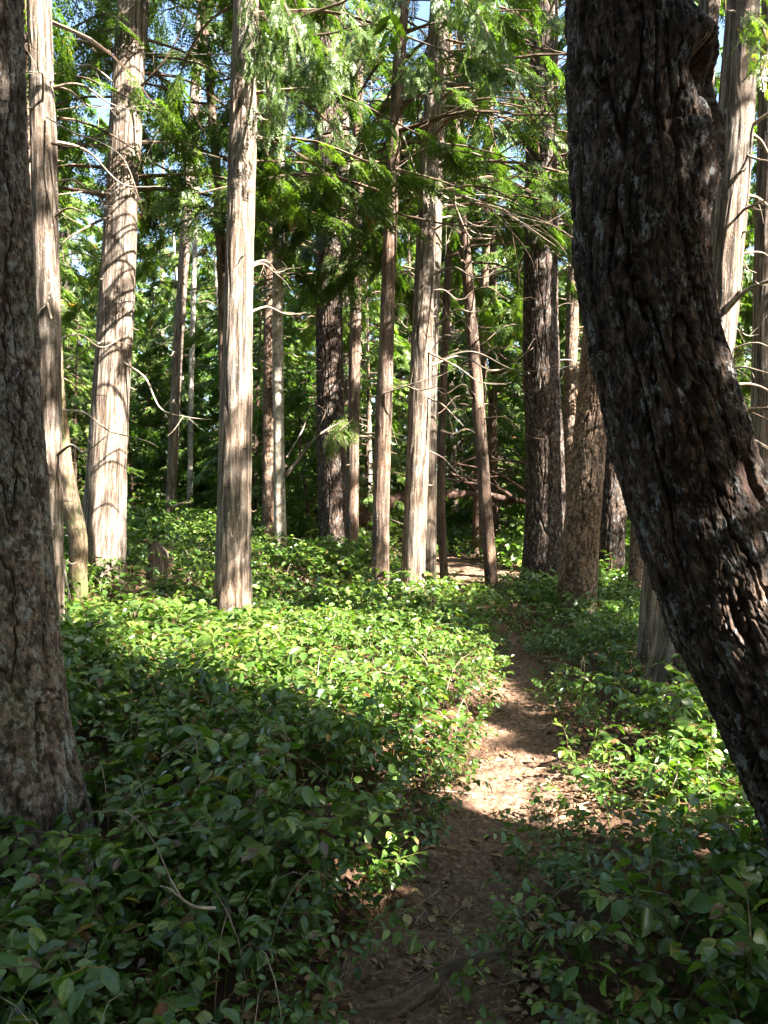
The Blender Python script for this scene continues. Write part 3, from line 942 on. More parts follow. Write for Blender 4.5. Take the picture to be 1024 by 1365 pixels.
P1, cP1 = make('cedar_tree', 'ribbed cedar behind the leaning fir, its bright stem rising at the upper right', 'tree',
               [(893, 935, 5.6, 72), (905, 860, 5.6, 60), (930, 650, 5.6, 50), (958, 420, 5.6, 46), (972, 250, 5.6, 44), (984, 60, 5.6, 42)], 'cedar', 'cedar', ns=150, step=.016, seed=51,
               cr=dict(z0=6.2, z1=12, nb=30, Lmax=2.0, lod=1, az0=0.6, azw=1.5), dead=10, dz=(2.2, 5), daz=(0, .8), dl=(.3, 1.0), flare=.4)
P2, cP2 = make('cedar_tree', 'second ribbed cedar stem left of the bright one, shaded side towards the path', 'tree',
               [(868, 880, 6.1, 34), (873, 780, 6.1, 32), (895, 500, 6.1, 32), (925, 200, 6.1, 30), (942, 0, 6.1, 28)], 'cedar', 'cedar', ns=110, step=.02, seed=54,
               cr=dict(z0=6.5, z1=12, nb=26, Lmax=1.8, lod=1, az0=0.6, azw=1.5), dead=0)
P3, _ = make('cedar_tree', 'cedar at the right edge with horizontal bare limbs behind the bright stem', 'tree',
             [(1012, 900, 7.5, 30), (1014, 600, 7.5, 28), (1018, 300, 7.5, 26), (1022, 60, 7.5, 24)], 'cedar', 'cedar', ns=80, step=.03, seed=57,
             cr=dict(z0=5.5, z1=12, nb=30, Lmax=2.0, lod=1, az0=0.4, azw=1.5), dead=14, dz=(2.2, 5), daz=(0.4, 1.6), dl=(.5, 1.2), dr=.018)
R1, _ = make('slender_tree', 'distant pale sunlit trunk against the blue sky gap at the upper left', 'tree',
             [(226, 700, 15, 13), (236, 500, 15, 13), (250, 300, 15, 14), (262, 120, 15, 12)], 'cedar', 'cedar', ns=40, step=.06, seed=60, cr=dict(z0=7, z1=13, nb=20, Lmax=1.8, lod=2), dead=8, dz=(2.5, 7))
R2, _ = make('slender_tree', 'very thin pale trunk right of the distant sunlit one', 'tree',
             [(253, 700, 17, 8), (256, 500, 17, 7), (264, 250, 17, 6)], 'smooth', 'smooth_bark', ns=24, step=.08, seed=63, cr=dict(z0=7, z1=11, nb=14, Lmax=1.3, lod=2), dead=6, dz=(2.5, 7))
R3, _ = make('fir_tree', 'dark bent trunk rising from behind the straight sunny cedar', 'tree',
             [(300, 700, 10.5, 15), (299, 420, 10.5, 14), (290, 230, 10.5, 12), (280, 100, 10.5, 11), (271, 0, 10.5, 9)], 'smooth', 'cedar_dark', ns=50, step=.04, seed=66, cr=dict(z0=6.0, z1=11, nb=24, Lmax=2.0, lod=1, az0=1.6, azw=2), dead=6, dz=(4, 7), dm='darkwood')
R4, _ = make('cedar_tree', 'narrow cedar in the crack of light between grey fir and pale cedar', 'tree',
             [(43, 860, 8.2, 13), (43, 600, 8.2, 13), (43, 300, 8.2, 12), (42, 100, 8.2, 11)], 'cedar', 'cedar_dark', ns=50, step=.04, seed=69, cr=dict(z0=5.5, z1=11, nb=24, Lmax=2.0, lod=1, az0=1.6, azw=1.6), dead=6, dz=(2, 6), daz=(0, 1.4))
R5, _ = make('fir_tree', 'speckled fir trunk between the tall dark fir and the brown leaning trunk', 'tree',
             [(757, 720, 16, 17), (759, 560, 16, 17), (763, 350, 16, 15)], 'fir', 'fir_brown', ns=60, step=.05, seed=72, cr=dict(z0=8, z1=14, nb=30, Lmax=2.2, lod=2), dead=6, dz=(3, 7))

# -- individually seen boughs
for q, (tr, pts, r0, mm, tw) in enumerate([
    (C_, [(150, 75, 8.8), (120, 62, 8.6), (88, 55, 8.5), (70, 48, 8.4)], .028, 'deadwood', 3),
    (C_, [(158, 262, 8.9), (120, 258, 8.6), (78, 262, 8.4)], .022, 'deadwood', 3),
    (C_, [(160, 150, 8.9), (120, 145, 8.6), (75, 152, 8.4)], .018, 'deadwood', 2),
    (C_, [(148, 290, 8.8), (118, 305, 8.4), (92, 320, 8.2), (75, 338, 8.1)], .026, 'darkwood', 3),
    (C_, [(148, 452, 8.9), (125, 462, 8.7), (100, 476, 8.6), (84, 480, 8.5)], .02, 'deadwood', 3),
    (C_, [(180, 130, 8.8), (215, 95, 8.6), (240, 55, 8.5), (252, 28, 8.4)], .024, 'darkwood', 5),
    (C_, [(188, 135, 8.8), (240, 195, 8.6), (290, 212, 8.4), (318, 222, 8.3)], .014, 'deadwood', 6),
    (C_, [(168, 485, 8.9), (195, 505, 8.8), (215, 545, 8.7), (250, 556, 8.6), (285, 560, 8.6)], .022, 'deadwood', 6),
    (D_, [(300, 215, 7.4), (360, 218, 8.0), (420, 220, 8.6)], .022, 'darkwood', 4),
    (D_, [(322, 76, 7.4), (270, 78, 7.9), (190, 76, 8.4)], .013, 'deadwood', 2),
    (I_, [(560, 175, 9.0), (620, 150, 8.6), (680, 165, 8.4), (720, 190, 8.2)], .028, 'darkwood', 8),
    (H_, [(520, 180, 9.0), (560, 168, 8.8), (610, 148, 8.6), (640, 125, 8.5)], .024, 'darkwood', 6),
    (H_, [(520, 285, 9.0), (590, 300, 8.6), (660, 305, 8.4), (720, 302, 8.2)], .020, 'darkwood', 9),
    (H_, [(515, 225, 9.0), (590, 245, 8.6), (660, 275, 8.3), (730, 300, 8.1), (765, 320, 8.1)], .018, 'darkwood', 9),
    (I_, [(570, 260, 9.0), (620, 265, 8.8), (680, 290, 8.5), (740, 330, 8.3)], .017, 'deadwood', 8),
    (H_, [(532, 170, 9.0), (552, 225, 8.7), (568, 270, 8.6), (582, 318, 8.5)], .015, 'deadwood', 3),
    (I_, [(570, 470, 9.0), (610, 490, 8.8), (640, 510, 8.6), (675, 513, 8.5)], .018, 'deadwood', 6),
    (I_, [(570, 530, 9.0), (590, 540, 8.9), (605, 555, 8.8), (618, 568, 8.7)], .018, 'deadwood', 2),
    (H_, [(512, 525, 8.9), (550, 512, 8.7), (590, 500, 8.6), (620, 482, 8.5)], .013, 'deadwood', 3),
    (I_, [(570, 600, 9.1), (590, 610, 9.0), (602, 622, 8.9)], .013, 'deadwood', 2),
    (E_, [(380, 635, 11), (400, 610, 11.3), (425, 580, 11.6), (460, 560, 12)], .05, 'cedar', 2),
    (E_, [(382, 610, 11.1), (405, 570, 11.4), (415, 535, 11.6), (422, 515, 11.7)], .018, 'deadwood', 2),
    (P1, [(975, 395, 5.6), (1000, 385, 5.3), (1024, 378, 5.1), (1060, 380, 5.0)], .022, 'deadwood', 4),
    (P1, [(980, 285, 5.6), (1005, 275, 5.3), (1035, 262, 5.1)], .017, 'darkwood', 4),
    (P1, [(980, 205, 5.6), (1005, 215, 5.4), (1040, 220, 5.2)], .017, 'deadwood', 4),
    (P1, [(955, 430, 5.6), (985, 395, 5.3), (1010, 380, 5.1), (1040, 370, 5.0)], .03, 'deadwood', 3),
    (P1, [(950, 500, 5.6), (985, 490, 5.3), (1024, 498, 5.1)], .020, 'deadwood', 3),
    (P1, [(945, 545, 5.6), (985, 548, 5.3), (1024, 545, 5.0), (1050, 548, 5)], .035, 'darkwood', 2),
    (P1, [(950, 570, 5.6), (990, 580, 5.3), (1030, 600, 5.0)], .022, 'deadwood', 3),
    (L_, [(715, 290, 11.8), (680, 270, 11.2), (640, 262, 10.8), (600, 268, 10.5)], .016, 'deadwood', 8),
    (L_, [(715, 320, 11.8), (760, 355, 11.2), (790, 365, 10.8)], .012, 'deadwood', 4),
    (B, [(66, 160, 6.1), (100, 180, 5.9), (140, 195, 5.8), (170, 220, 5.7), (195, 290, 5.7)], .010, 'deadwood', 5),
    (B, [(72, 195, 6.1), (100, 200, 6), (130, 195, 5.9)], .015, 'darkwood', 4)]):
    dead_branch(tr, None, (1, 0, 0), 1, r0 * .72, 4000 + q, M[mm], twigs=tw, pts=[P(*t) for t in pts])

# hanging live sprays seen close (cedar boughs in the sun)
def live_bough(tr, pts, r0, seed, n, size, lod=0, tint=.12, spread=.06):
    r = np.random.default_rng(seed)
    a = Acc()
    pts = [P(*t) for t in pts]
    k = len(pts)
    c, T = tube(a, pts, np.linspace(r0, .003, k), 5, .4, 1, n=k * 5)
    t = r.uniform(.2, 1, n) * (len(c) - 1)
    ii = np.minimum(t.astype(int), len(c) - 2)
    p = c[ii] + (c[ii + 1] - c[ii]) * (t - ii)[:, None] + r.normal(size=(n, 3)) * spread
    an = np.radians(r.uniform(20, 80, n)) * np.where(r.random(n) < .5, 1, -1)
    Td = T[ii]
    d = np.stack([Td[:, 0] * np.cos(an) - Td[:, 1] * np.sin(an), Td[:, 0] * np.sin(an) + Td[:, 1] * np.cos(an), Td[:, 2] - r.uniform(.1, .95, n)], 1)
    Bm = basis(d, np.array([0, 0, 1.0]) + r.normal(size=(n, 3)) * .5)
    wh = r.integers(0, 3, n)
    for q, (tv, tf_, tt) in enumerate(FR[lod]):
        s_ = wh == q
        instance(a, tv, tf_, .45 + tint + tt, p[s_], Bm[s_], r.uniform(size[0], size[1], s_.sum()), r.uniform(-.15, .15, s_.sum()))
    a.build('live_bough', [M['cedar_leaf'], M['darkwood']], np.array(tr.location), False, tr)


live_bough(D_, [(340, 20, 7.2), (350, 60, 6.9), (358, 110, 6.8), (360, 160, 6.8)], .014, 71, 110, (.13, .27), spread=.11, tint=-.12)
live_bough(D_, [(340, -60, 7.2), (375, 0, 6.6), (400, 60, 6.3), (420, 120, 6.2)], .016, 72, 120, (.13, .27), spread=.11, tint=-.12)
live_bough(H_, [(528, -20, 9), (500, 20, 8.2), (470, 60, 7.6), (440, 110, 7.2)], .02, 73, 110, (.16, .32), spread=.10, tint=0)
live_bough(H_, [(524, 120, 9), (545, 95, 8.3), (560, 90, 7.8), (570, 110, 7.6)], .014, 74, 90, (.12, .25), spread=.08, tint=0)
live_bough(E_, [(376, 130, 11), (420, 150, 9), (460, 190, 8), (480, 215, 7.6)], .02, 75, 50, (.16, .32), spread=.10, tint=0)
live_bough(I_, [(582, -20, 9), (620, 10, 8), (650, 50, 7.4), (660, 90, 7.2)], .02, 76, 170, (.14, .3), spread=.12, tint=0)
live_bough(P1, [(990, 20, 5.4), (1010, 40, 4.6), (1020, 70, 4.2), (1010, 110, 4.0)], .012, 77, 46, (.12, .24), tint=.3, spread=.05)
live_bough(F_, [(440, 330, 13.7), (450, 350, 12.6), (458, 370, 12), (470, 390, 11.8)], .02, 78, 60, (.3, .5), 1)
live_bough(G_, [(470, 560, 12.4), (455, 572, 11.8), (440, 590, 11.4)], .012, 79, 40, (.25, .4), 1, .25)

# ------------------------------------------------------------------ trees added to the right and behind to shade the scene (partly outside the frame)
k_ = 0
SHADE = []
for (x, y, H, Lm, z0, nb) in [(4.6, 1.2, 12, 2.4, 2.8, 90), (4.6, -1.6, 13, 2.8, 2.4, 120), (3.0, -3.8, 13, 2.8, 2.8, 110), (6.8, 4.2, 13, 2.7, 3.2, 60), (7.4, .6, 14, 2.7, 3.5, 60), (6.6, -3.4, 14, 2.7, 3.2, 56), (9.2, 7.4, 14, 2.8, 3.2, 60), (10.2, 3.0, 14, 2.8, 3.4, 60),
                              (9.8, -1.4, 14, 2.8, 3.4, 56), (12.6, 6.0, 15, 3.0, 3.2, 60), (11.6, 11, 15, 3.0, 3.0, 60), (14, .8, 16, 3.2, 3.2, 60), (8.2, 11.5, 13, 2.6, 3.2, 52)]:
    k_ += 1
    # stand where the bole itself does not cross a light shaft
    best = (1e9, x, y)
    rj = np.random.default_rng(600 + k_)
    for tr_ in range(160):
        qx, qy = x + rj.normal() * .55, y + rj.normal() * .55
        if qx < 2.6 + .5 * max(qy, 0): continue
        t = (qx - TG[:, 0]) * S[0] + (qy - TG[:, 1]) * S[1]
        t /= (S[0] ** 2 + S[1] ** 2)
        dd = np.hypot(TG[:, 0] + t * S[0] - qx, TG[:, 1] + t * S[1] - qy)
        hit = (t > 0) & (TG[:, 2] + t * S[2] < H)
        pen = (hit * np.clip(TG[:, 3] + .22 - dd, 0, 1)).sum() + .01 * math.hypot(qx - x, qy - y)
        if pen < best[0]: best = (pen, qx, qy)
    x, y = best[1:]
    z = gz(x, y)
    o = empty('cedar_tree', (x, y, z), 'tall cedar added out of view on the right to shade the scene', 'tree', 'added shade cedars outside the right edge')
    rows = [(x, y, z - .3, .2), (x + .1, y, z + H * .5, .15), (x + .15, y + .1, z + H, .04)]
    _, c = trunk_obj(o, rows, 'cedar', M['cedar'], 32, .15, 200 + k_)
    a = crown(c, z0, H - .2, nb, Lm, 3 if x > 6 else 2, 300 + k_, spr=.14, size=(.45, .8))
    SHADE.append([o, c, a, H])
for q in DK:
    # dense bough added to the tree nearest this ray, to shade the spot
    best = None
    for it, (o, c, a, H) in enumerate(SHADE):
        t = np.clip(((c[:, :3] - q[:3]) @ S), 0.1, None)
        pr = q[:3] + t[:, None] * S
        dd = np.linalg.norm(pr - c[:, :3], axis=1) + (pr[:, 2] < 2.2) * 5 + (pr[:, 2] > H - .5) * 5
        i = int(dd.argmin())
        if best is None or dd[i] < best[0]: best = (dd[i], it, i, pr[i])
    if best[0] > 4.5: continue
    o, c, a, H = SHADE[best[1]]
    r = np.random.default_rng(int(q[0] * 1000) % 9999 + 3)
    p0, p1 = c[max(best[2] - 2, 0), :3], best[3]
    ax = norm(p1 - p0)
    tube(a, [p0, (p0 + p1) / 2 + (0, 0, .15), p1 + ax * .3 - (0, 0, .1)], [.035, .022, .006], 4, .4, 1, n=8)
    n = int(90 + 330 * q[3])
    off = r.normal(size=(n, 3)) * (q[3] * .75)
    off -= (off @ S)[:, None] * S * .5
    pp = p1 + off + (p0 - p1) * (r.random((n, 1)) * .25)
    ok = shaded(pp, 0.1) & (np.linalg.norm(pp - (0, 0, CAMZ), axis=1) > 2.4)
    ok &= ~((pp[:, 1] > 1) & (np.abs(pp[:, 0] / np.maximum(pp[:, 1], .1)) < .6) & (np.linalg.norm(pp - (0, 0, CAMZ), axis=1) < 4.5))
    pp = pp[ok]
    n = len(pp)
    if n == 0: continue
    dd = ax[None] + r.normal(size=(n, 3)) * .6 - (0, 0, .3)
    tv, tf_, tt = FR[2][0]
    instance(a, tv, tf_, .4 + tt, pp, basis(dd, np.array([0, 0, 1.0]) + r.normal(size=(n, 3)) * .4), r.uniform(.3, .5, n), r.uniform(-.15, .15, n))
for (o, c, a, H) in SHADE:
    x, y, z = o.location
    a.build('crown', [M['cedar_leaf'], M['darkwood']], (x, y, z), False, o)


# ------------------------------------------------------------------ the forest beyond: copies of a few trees
def proto(name, H, r0, z0, nb, Lm, lod, seed, leaf, bark, shape='cedar', spr=.10, size=(.38, .68), lean=.3, kind='cedar', trunkns=28, tint=0.0, droop=.35, dead=0, inner=.22):
    o = bpy.data.objects.new(name, None)
    COL.objects.link(o)
    r = np.random.default_rng(seed)
    rows = [(0, 0, -.4, r0), (lean * .2, r.uniform(-.1, .1), H * .25, r0 * .85), (lean * .6, r.uniform(-.2, .2), H * .6, r0 * .55), (lean, r.uniform(-.2, .2), H, r0 * .12)]
    _, c = trunk_obj(o, rows, kind, M[bark], trunkns, .12, seed)
    a = crown(c, z0, H - .1, nb, Lm, lod, seed + 1, cull=False, shape=shape, spr=spr, size=size, tint=tint, droop=droop, inner=inner)
    a.build('crown', [M[leaf], M['darkwood']], (0, 0, 0), False, o)
    for k in range(dead):
        z = r.uniform(2, z0 + 2)
        az = r.uniform(-PI, PI)
        dead_branch(o, np.array([0.1, 0, z]), (math.cos(az), math.sin(az), r.uniform(-.2, .2)), r.uniform(.6, 1.8), .018, seed * 10 + k, M['darkwood'], twigs=4)
    return o


def copy_tree(o):
    r = o.copy()
    COL.objects.link(r)
    for ch in list(o.children):
        c = ch.copy()
        COL.objects.link(c)
        c.parent = r
    return r


protos = {
    'tall1': proto('cedar_tree', 17, .2, 5, 58, 2.8, 2, 801, 'cedar_leaf', 'cedar', dead=8),
    'tall2': proto('fir_tree', 19, .26, 6.5, 60, 3.0, 2, 802, 'fir_leaf', 'fir', shape='fir', kind='fir', dead=8, lean=-.3),
    'tall3': proto('cedar_tree', 15, .14, 4, 56, 2.3, 2, 803, 'cedar_leaf', 'cedar_dark', lean=.5, dead=8),
    'young1': proto('young_cedar', 7.5, .07, .7, 70, 1.7, 2, 804, 'cedar_leaf', 'cedar_dark', spr=.085, size=(.26, .5), tint=.2),
    'young2': proto('young_hemlock', 6, .055, .5, 64, 1.5, 2, 805, 'fir_leaf', 'cedar_dark', shape='fir', spr=.085, size=(.25, .46), tint=.25),
    'young3': proto('leafy_shrub', 4.2, .05, .4, 46, 1.5, 'b', 806, 'broadleaf', 'madrone', shape='fir', spr=.09, size=(.35, .6), droop=.1, lean=.4, tint=.05),
    'pole': proto('slender_tree', 13, .075, 6.5, 34, 1.6, 2, 807, 'cedar_leaf', 'smooth_bark', kind='smooth', lean=.6, dead=6),
}
LBL = {
    'tall1': ('unseen cedar with pale bark, added outside the view', 'distant cedars'),
    'tall2': ('dark-barked fir with a high crown in the far forest', 'distant firs'),
    'tall3': ('unseen slimmer red-barked cedar with low drooping boughs, added outside the view', 'distant slim cedars'),
    'young1': ('unseen young drooping cedar, added outside the view', 'young cedars under the tall trees'),
    'young2': ('young fine-needled hemlock between the far trunks', 'young hemlocks under the tall trees'),
    'young3': ('bushy broad-leaved shrub lit yellow-green beyond the path', 'leafy shrubs beyond the path'),
    'pole': ('very slender pale trunk among the far trees', 'slender far trees'),
}
used = {}
MARKS = [(-10, 'grey fir'), (66, 'pale cedar'), (148, 'sunlit-foot cedar'), (314, 'lone cedar'), (371, 'slender trunk'), (442, 'furrowed fir'), (510, 'narrow cedar'),
         (558, 'grooved cedar'), (640, 'slim leaner'), (726, 'dark fir'), (786, 'cracked trunk'), (890, 'great leaner')]
SHORT = {'tall1': 'tall pale-barked cedar', 'tall2': 'tall dark-barked fir', 'tall3': 'slim red-barked cedar', 'young1': 'young drooping cedar', 'young2': 'young hemlock', 'young3': 'broad-leaved shrub', 'pole': 'thin pale stem'}


def place(kind, x, y, s=1.0, rz=None):
    p = protos[kind]
    o = p if kind not in used else copy_tree(p)
    used[kind] = 1
    lb, gp = LBL[kind]
    b = x / max(y, .1) * F + CX
    if y > 5 and 0 < b < 880:                        # say where it shows: which trunks it stands between, and how deep
        for (p0, n0), (p1, n1) in zip(MARKS[:-1], MARKS[1:]):
            if p0 <= b < p1:
                deep = 'just' if y < 18.5 else 'well' if y < 25 else 'deep' if y < 36 else 'far'
                lb = '%s, %s behind the gap between %s and %s' % (SHORT[kind], deep, n0, n1)
                break
    elif y > 5 and b < 1024 + 120:
        lb = SHORT[kind] + ', behind the great leaning fir and its neighbours'
    tag(o, lb, 'shrub' if kind == 'young3' else 'tree', gp)
    o.location = (x, y, gz(x, y) - .02)
    o.rotation_euler = (0, 0, rc.uniform(0, 2 * PI) if rz is None else rz)
    o.scale = (s, s, s * rc.uniform(.92, 1.1))


rp = random.Random(5)


def scatter(kind, n, y0, y1, smin, smax, mind, xl=None, avoid=None):
    pts = []
    tries = 0
    while len(pts) < n and tries < 6000:
        tries += 1
        y = y0 + (y1 - y0) * rp.random()
        x = rp.uniform(-0.56 * y - 2, 0.56 * y + 2) if xl is None else rp.uniform(*xl)
        if abs(x - path_x(y)) < 1.2 and y < 22: continue
        if avoid and avoid(x, y): continue
        if any((x - a) ** 2 + (y - b) ** 2 < mind ** 2 for a, b in ALLP): continue
        pts.append((x, y))
        ALLP.append((x, y))
        place(kind, x, y, rp.uniform(smin, smax))


ALLP = [(t[0], t[1]) for t in TRUNKS]


def sky_gap(x, y):
    b = x / y * F + CX
    return (175 < b < 285 and y < 60) or (150 < b < 300 and rp.random() < .5)


def gap_low(x, y):
    b = x / y * F + CX
    return y < 17 and (590 < b < 700)


scatter('tall1', 9, 17, 34, .85, 1.15, 1.6, avoid=sky_gap)
scatter('tall2', 8, 18, 38, .85, 1.15, 1.6, avoid=sky_gap)
scatter('tall3', 8, 15.5, 30, .8, 1.1, 1.4, avoid=sky_gap)
scatter('pole', 16, 14, 30, .8, 1.1, .8)
scatter('young1', 26, 15, 30, .7, 1.2, 1.2, avoid=gap_low)
scatter('young2', 26, 14.5, 28, .7, 1.3, 1.1, avoid=gap_low)
scatter('young3', 28, 14, 30, .6, 1.1, 1.0, avoid=gap_low)
scatter('tall1', 10, 38, 62, 1.0, 1.4, 2.5)
scatter('tall2', 12, 40, 70, 1.0, 1.4, 2.5)
scatter('young1', 14, 30, 52, 1.3, 1.9, 1.8)
scatter('young2', 16, 30, 55, 1.4, 2.1, 1.8)
scatter('young3', 16, 28, 45, 1.4, 2.0, 1.6)
# unseen trees added left of the frame and behind the camera to block skylight
for (x, y) in [(-4, -3.5), (-1.6, -4), (1.5, -4.2), (4.5, -5), (-5.5, 0), (-7, -5), (-.5, -7), (3.2, -7.2), (-6, 3.5), (7, -6)]:
    place('young1', x, y, 1.0)
    ALLP.append((x, y))
for (x, y) in [(-6.5, 3), (-7.5, 7), (-8.5, 11), (-5, -3), (-9, -1), (-1.5, -7), (-12, 6), (-11, 14), (3, -10), (-6, -9), (0, -4.5), (-3, -5), (6, -7), (-4.5, -.5), (1, -8), (-8, -5), (9, -6), (0, -12), (5, -11), (-4, -12)]:
    place('tall1' if (x * 7 + y) % 2 < 1 else 'tall3', x, y, 1.0)
    ALLP.append((x, y))

# ------------------------------------------------------------------ stump, snag, fallen madrone, sticks
b = P(212, 790, 9.3)
g = gz(b[0], b[1])
o = empty('tree_stump', (b[0], b[1], g), 'small pale broken stump poking out of the salal left of the sunny cedar', 'stump')
tp = P(208, 722, 9.3)
TRUNKS.append((b[0] + .05, b[1] - .25, .42))
so, _ = trunk_obj(o, [(b[0], b[1], g - .2, .14), (b[0], b[1], g + .25, .12), (b[0] - .02, b[1], tp[2] - .12, .10), (tp[0], b[1], tp[2], .03)], 'cedar', M['cedar'], 40, .02, 91, .4, name='trunk', ends=True)
sp = Acc()
tube(sp, [(b[0] + .10, b[1] - .02, tp[2] - .45), (b[0] + .15, b[1] - .02, tp[2] - .27), (b[0] + .17, b[1], tp[2] - .2)], [.07, .05, .015], 8, n=8, rough=.2)
sp.build('side_shard', M['cedar_dark'], (b[0], b[1], g), True, o)

b = P(108, 775, 7.6)
g = gz(b[0], b[1])
o = empty('dead_snag', (b[0], b[1], g), 'mossy leaning dead snag bent behind the pale cedar on the left', 'dead tree')
rows = [(*P(106, 830, 7.6), .085), (*P(104, 770, 7.6), .09), (*P(104, 715, 7.6), .085), (*P(92, 665, 7.6), .10), (*P(84, 600, 7.7), .08), (*P(80, 520, 7.8), .06), (*P(78, 440, 7.9), .04)]
trunk_obj(o, rows, 'cedar', M['mossy'], 60, .02, 93, .1, name='trunk', ends=True)

b = P(690, 690, 19)
o = empty('fallen_madrone', (b[0], b[1], gz(b[0], b[1])), 'red-barked madrone limb lying across behind the thin trunks at centre', 'fallen tree')
trunk_obj(o, [(*P(735, 665, 18), .05), (*P(690, 668, 18), .07), (*P(640, 658, 17.5), .08), (*P(590, 660, 17), .10), (*P(540, 662, 16.5), .13), (*P(480, 690, 16), .15), (*P(440, 705, 16), .17)], 'smooth', M['madrone'], 32, .05, 95, .0, name='trunk', ends=True)
for q, pts in enumerate([[(640, 660, 17.5), (620, 640, 17.2), (600, 625, 17), (660, 600, 16.8)], [(690, 668, 18), (660, 650, 17), (600, 640, 16.6)], [(560, 655, 16.6), (553, 620, 16.4), (548, 585, 16.3), (552, 555, 16.2)],
                          [(480, 690, 16), (482, 655, 15.8), (500, 640, 15.7)], [(740, 690, 17), (700, 655, 16.4), (660, 630, 16), (610, 618, 15.8)], [(735, 640, 16.5), (700, 618, 16), (660, 612, 15.8)]]):
    dead_branch(o, None, (1, 0, 0), 1, .06, 4500 + q, M['madrone'], twigs=9, pts=[P(*t) for t in pts])

for q, (lab, pts, r0) in enumerate([
    ('bleached forked stick leaning in the undergrowth left of the sunny cedar', [(242, 800, 9.4), (255, 760, 9.6), (268, 728, 9.8)], .02),
    ('pale stick lying slanted before the far left trunks', [(230, 676, 13.5), (242, 671, 13.4), (252, 668, 13.3)], .03),
    ('grey curved stick lying in the shaded salal at the lower left', [(285, 1215, 2.05), (255, 1212, 2.0), (225, 1190, 2.0), (212, 1185, 2.05)], .005),
    ('thin arching dead stem over the dark salal at the lower left', [(120, 1085, 2.5), (165, 1085, 2.35), (200, 1120, 2.2), (225, 1175, 2.1), (240, 1200, 2.05)], .0025),
    ('forked dry twig among the leaves left of centre', [(215, 1010, 3.1), (240, 995, 3.05), (258, 985, 3.0), (262, 1010, 2.95)], .006),
    ('short grey dead stick leaning beside the pale cedar on the left', [(84, 745, 6.1), (88, 775, 6.0), (94, 800, 5.9)], .014),
    ('bright broken stick lying in the sunny salal at left', [(118, 842, 6.2), (128, 835, 6.1), (136, 828, 6.1)], .014)]):
    a = P(*pts[0])
    o = empty('dead_stick', a, lab, 'stick', 'dead sticks in the undergrowth')
    dead_branch(o, None, (1, 0, 0), 1, r0, 4700 + q, M['deadwood'], twigs=4, pts=[P(*t) for t in pts])

# exposed root humping over the path at the bottom edge
pts = [P(440, 1352, 2.15), P(520, 1343, 2.17), P(570, 1325, 2.25), P(610, 1310, 2.35), P(680, 1300, 2.42), P(760, 1330, 2.3)]
o = empty('exposed_root', pts[2], 'grey tree root crossing the path at the very bottom of the view', 'root')
rows = [(q_[0], q_[1], gz(q_[0], q_[1]) + dz_, rr) for q_, dz_, rr in zip(pts, (-.03, .005, .012, .008, -.005, -.06), (.03, .035, .036, .032, .03, .025))]
trunk_obj(o, rows, 'smooth', M['darkwood'], 28, .01, 97, .0, name='root_wood', ends=True)

# ------------------------------------------------------------------ salal
def salal_leaf(n):
    """leaf along +x, unit length, folded a little along the midrib"""
    xs = {3: [.18, .45, .78], 2: [.28, .70]}[n]
    ws = {3: [.20, .29, .19], 2: [.25, .24]}[n]
    v = [(0, 0, 0)]
    for x, w_ in zip(xs, ws):
        zc = -0.22 * (x - .35) ** 2 * 1.6 + .02
        v += [(x, w_, zc + .07 * w_ / .29), (x, 0, zc - .035), (x, -w_, zc + .07 * w_ / .29)]
    v.append((1.0, 0, -.15))
    tris, quads = [(0, 2, 1), (0, 3, 2)], []
    for k in range(len(xs) - 1):
        a = 1 + 3 * k
        quads += [(a, a + 1, a + 4, a + 3), (a + 1, a + 2, a + 5, a + 4)]
    a = 1 + 3 * (len(xs) - 1)
    t = len(v) - 1
    tris += [(a, a + 1, t), (a + 1, a + 2, t)]
    return np.array(v, float), np.array(tris), np.array(quads)


def sprig(seed, lod, simple=False):
    r = np.random.default_rng(seed)
    h, out = r.uniform(.24, .36), r.uniform(.08, .24)
    pts = np.array([(0, 0, -.02), (out * .2, 0, h * .5), (out * .6, r.uniform(-.03, .03), h * .9), (out * 1.3, r.uniform(-.05, .05), h * .98)])
    lv, lt, lq = salal_leaf(3 if lod == 0 else 2)
    V, Tr, Qd, tt, tq, nv = [], [], [], [], [], 0
    c = spline(pts, 12)
    nl = 13 if lod < 2 else 7
    for k in range(nl):
        f = .30 + .70 * k / (nl - 1)
        i = f * (len(c) - 1)
        i0 = min(int(i), len(c) - 2)
        p = c[i0] + (c[i0 + 1] - c[i0]) * (i - i0)
        d = norm(c[i0 + 1] - c[i0])
        az = math.atan2(d[1], d[0]) + (1 if k % 2 else -1) * r.uniform(.5, 1.35) + r.normal() * .25
        if k == nl - 1: az = math.atan2(d[1], d[0]) + r.normal() * .3
        dr_ = np.array([math.cos(az), math.sin(az), r.uniform(-.8, .5)])
        Bm = basis(dr_[None], (np.array([0, 0, 1.0]) + r.normal(size=3) * .62)[None])[0]
        L = r.uniform(.044, .082) * (1.0 if k < nl - 2 else .75) * (1.0 if lod < 2 else 1.35)
        V.append((lv * L * (1, r.uniform(.75, 1.2), 1)) @ Bm.T + p + norm(dr_) * .008)
        Tr.append(lt + nv)
        Qd.append(lq + nv)
        t = r.uniform(-.16, .16)
        if r.random() < .028: t = r.uniform(.5, .62)
        if k >= nl - 2: t += .18
        tt += [t] * len(lt)
        tq += [t] * len(lq)
        nv += len(lv)
    # stem
    if lod < 2:
        a = Acc()
        tube(a, pts, [.0022, .002, .0016, .001], 3, n=7)
        V.append(a.v[0])
        Qd.append(a.f[0] + nv)
        tq += [.60] * len(a.f[0])
        nv += len(a.v[0])
    return np.vstack(V), [np.vstack(Tr), np.vstack(Qd)], np.array(tt + tq)


SPR = {l: [sprig(50 + 7 * l + s_, l) for s_ in range(14)] for l in (0, 1, 2)}


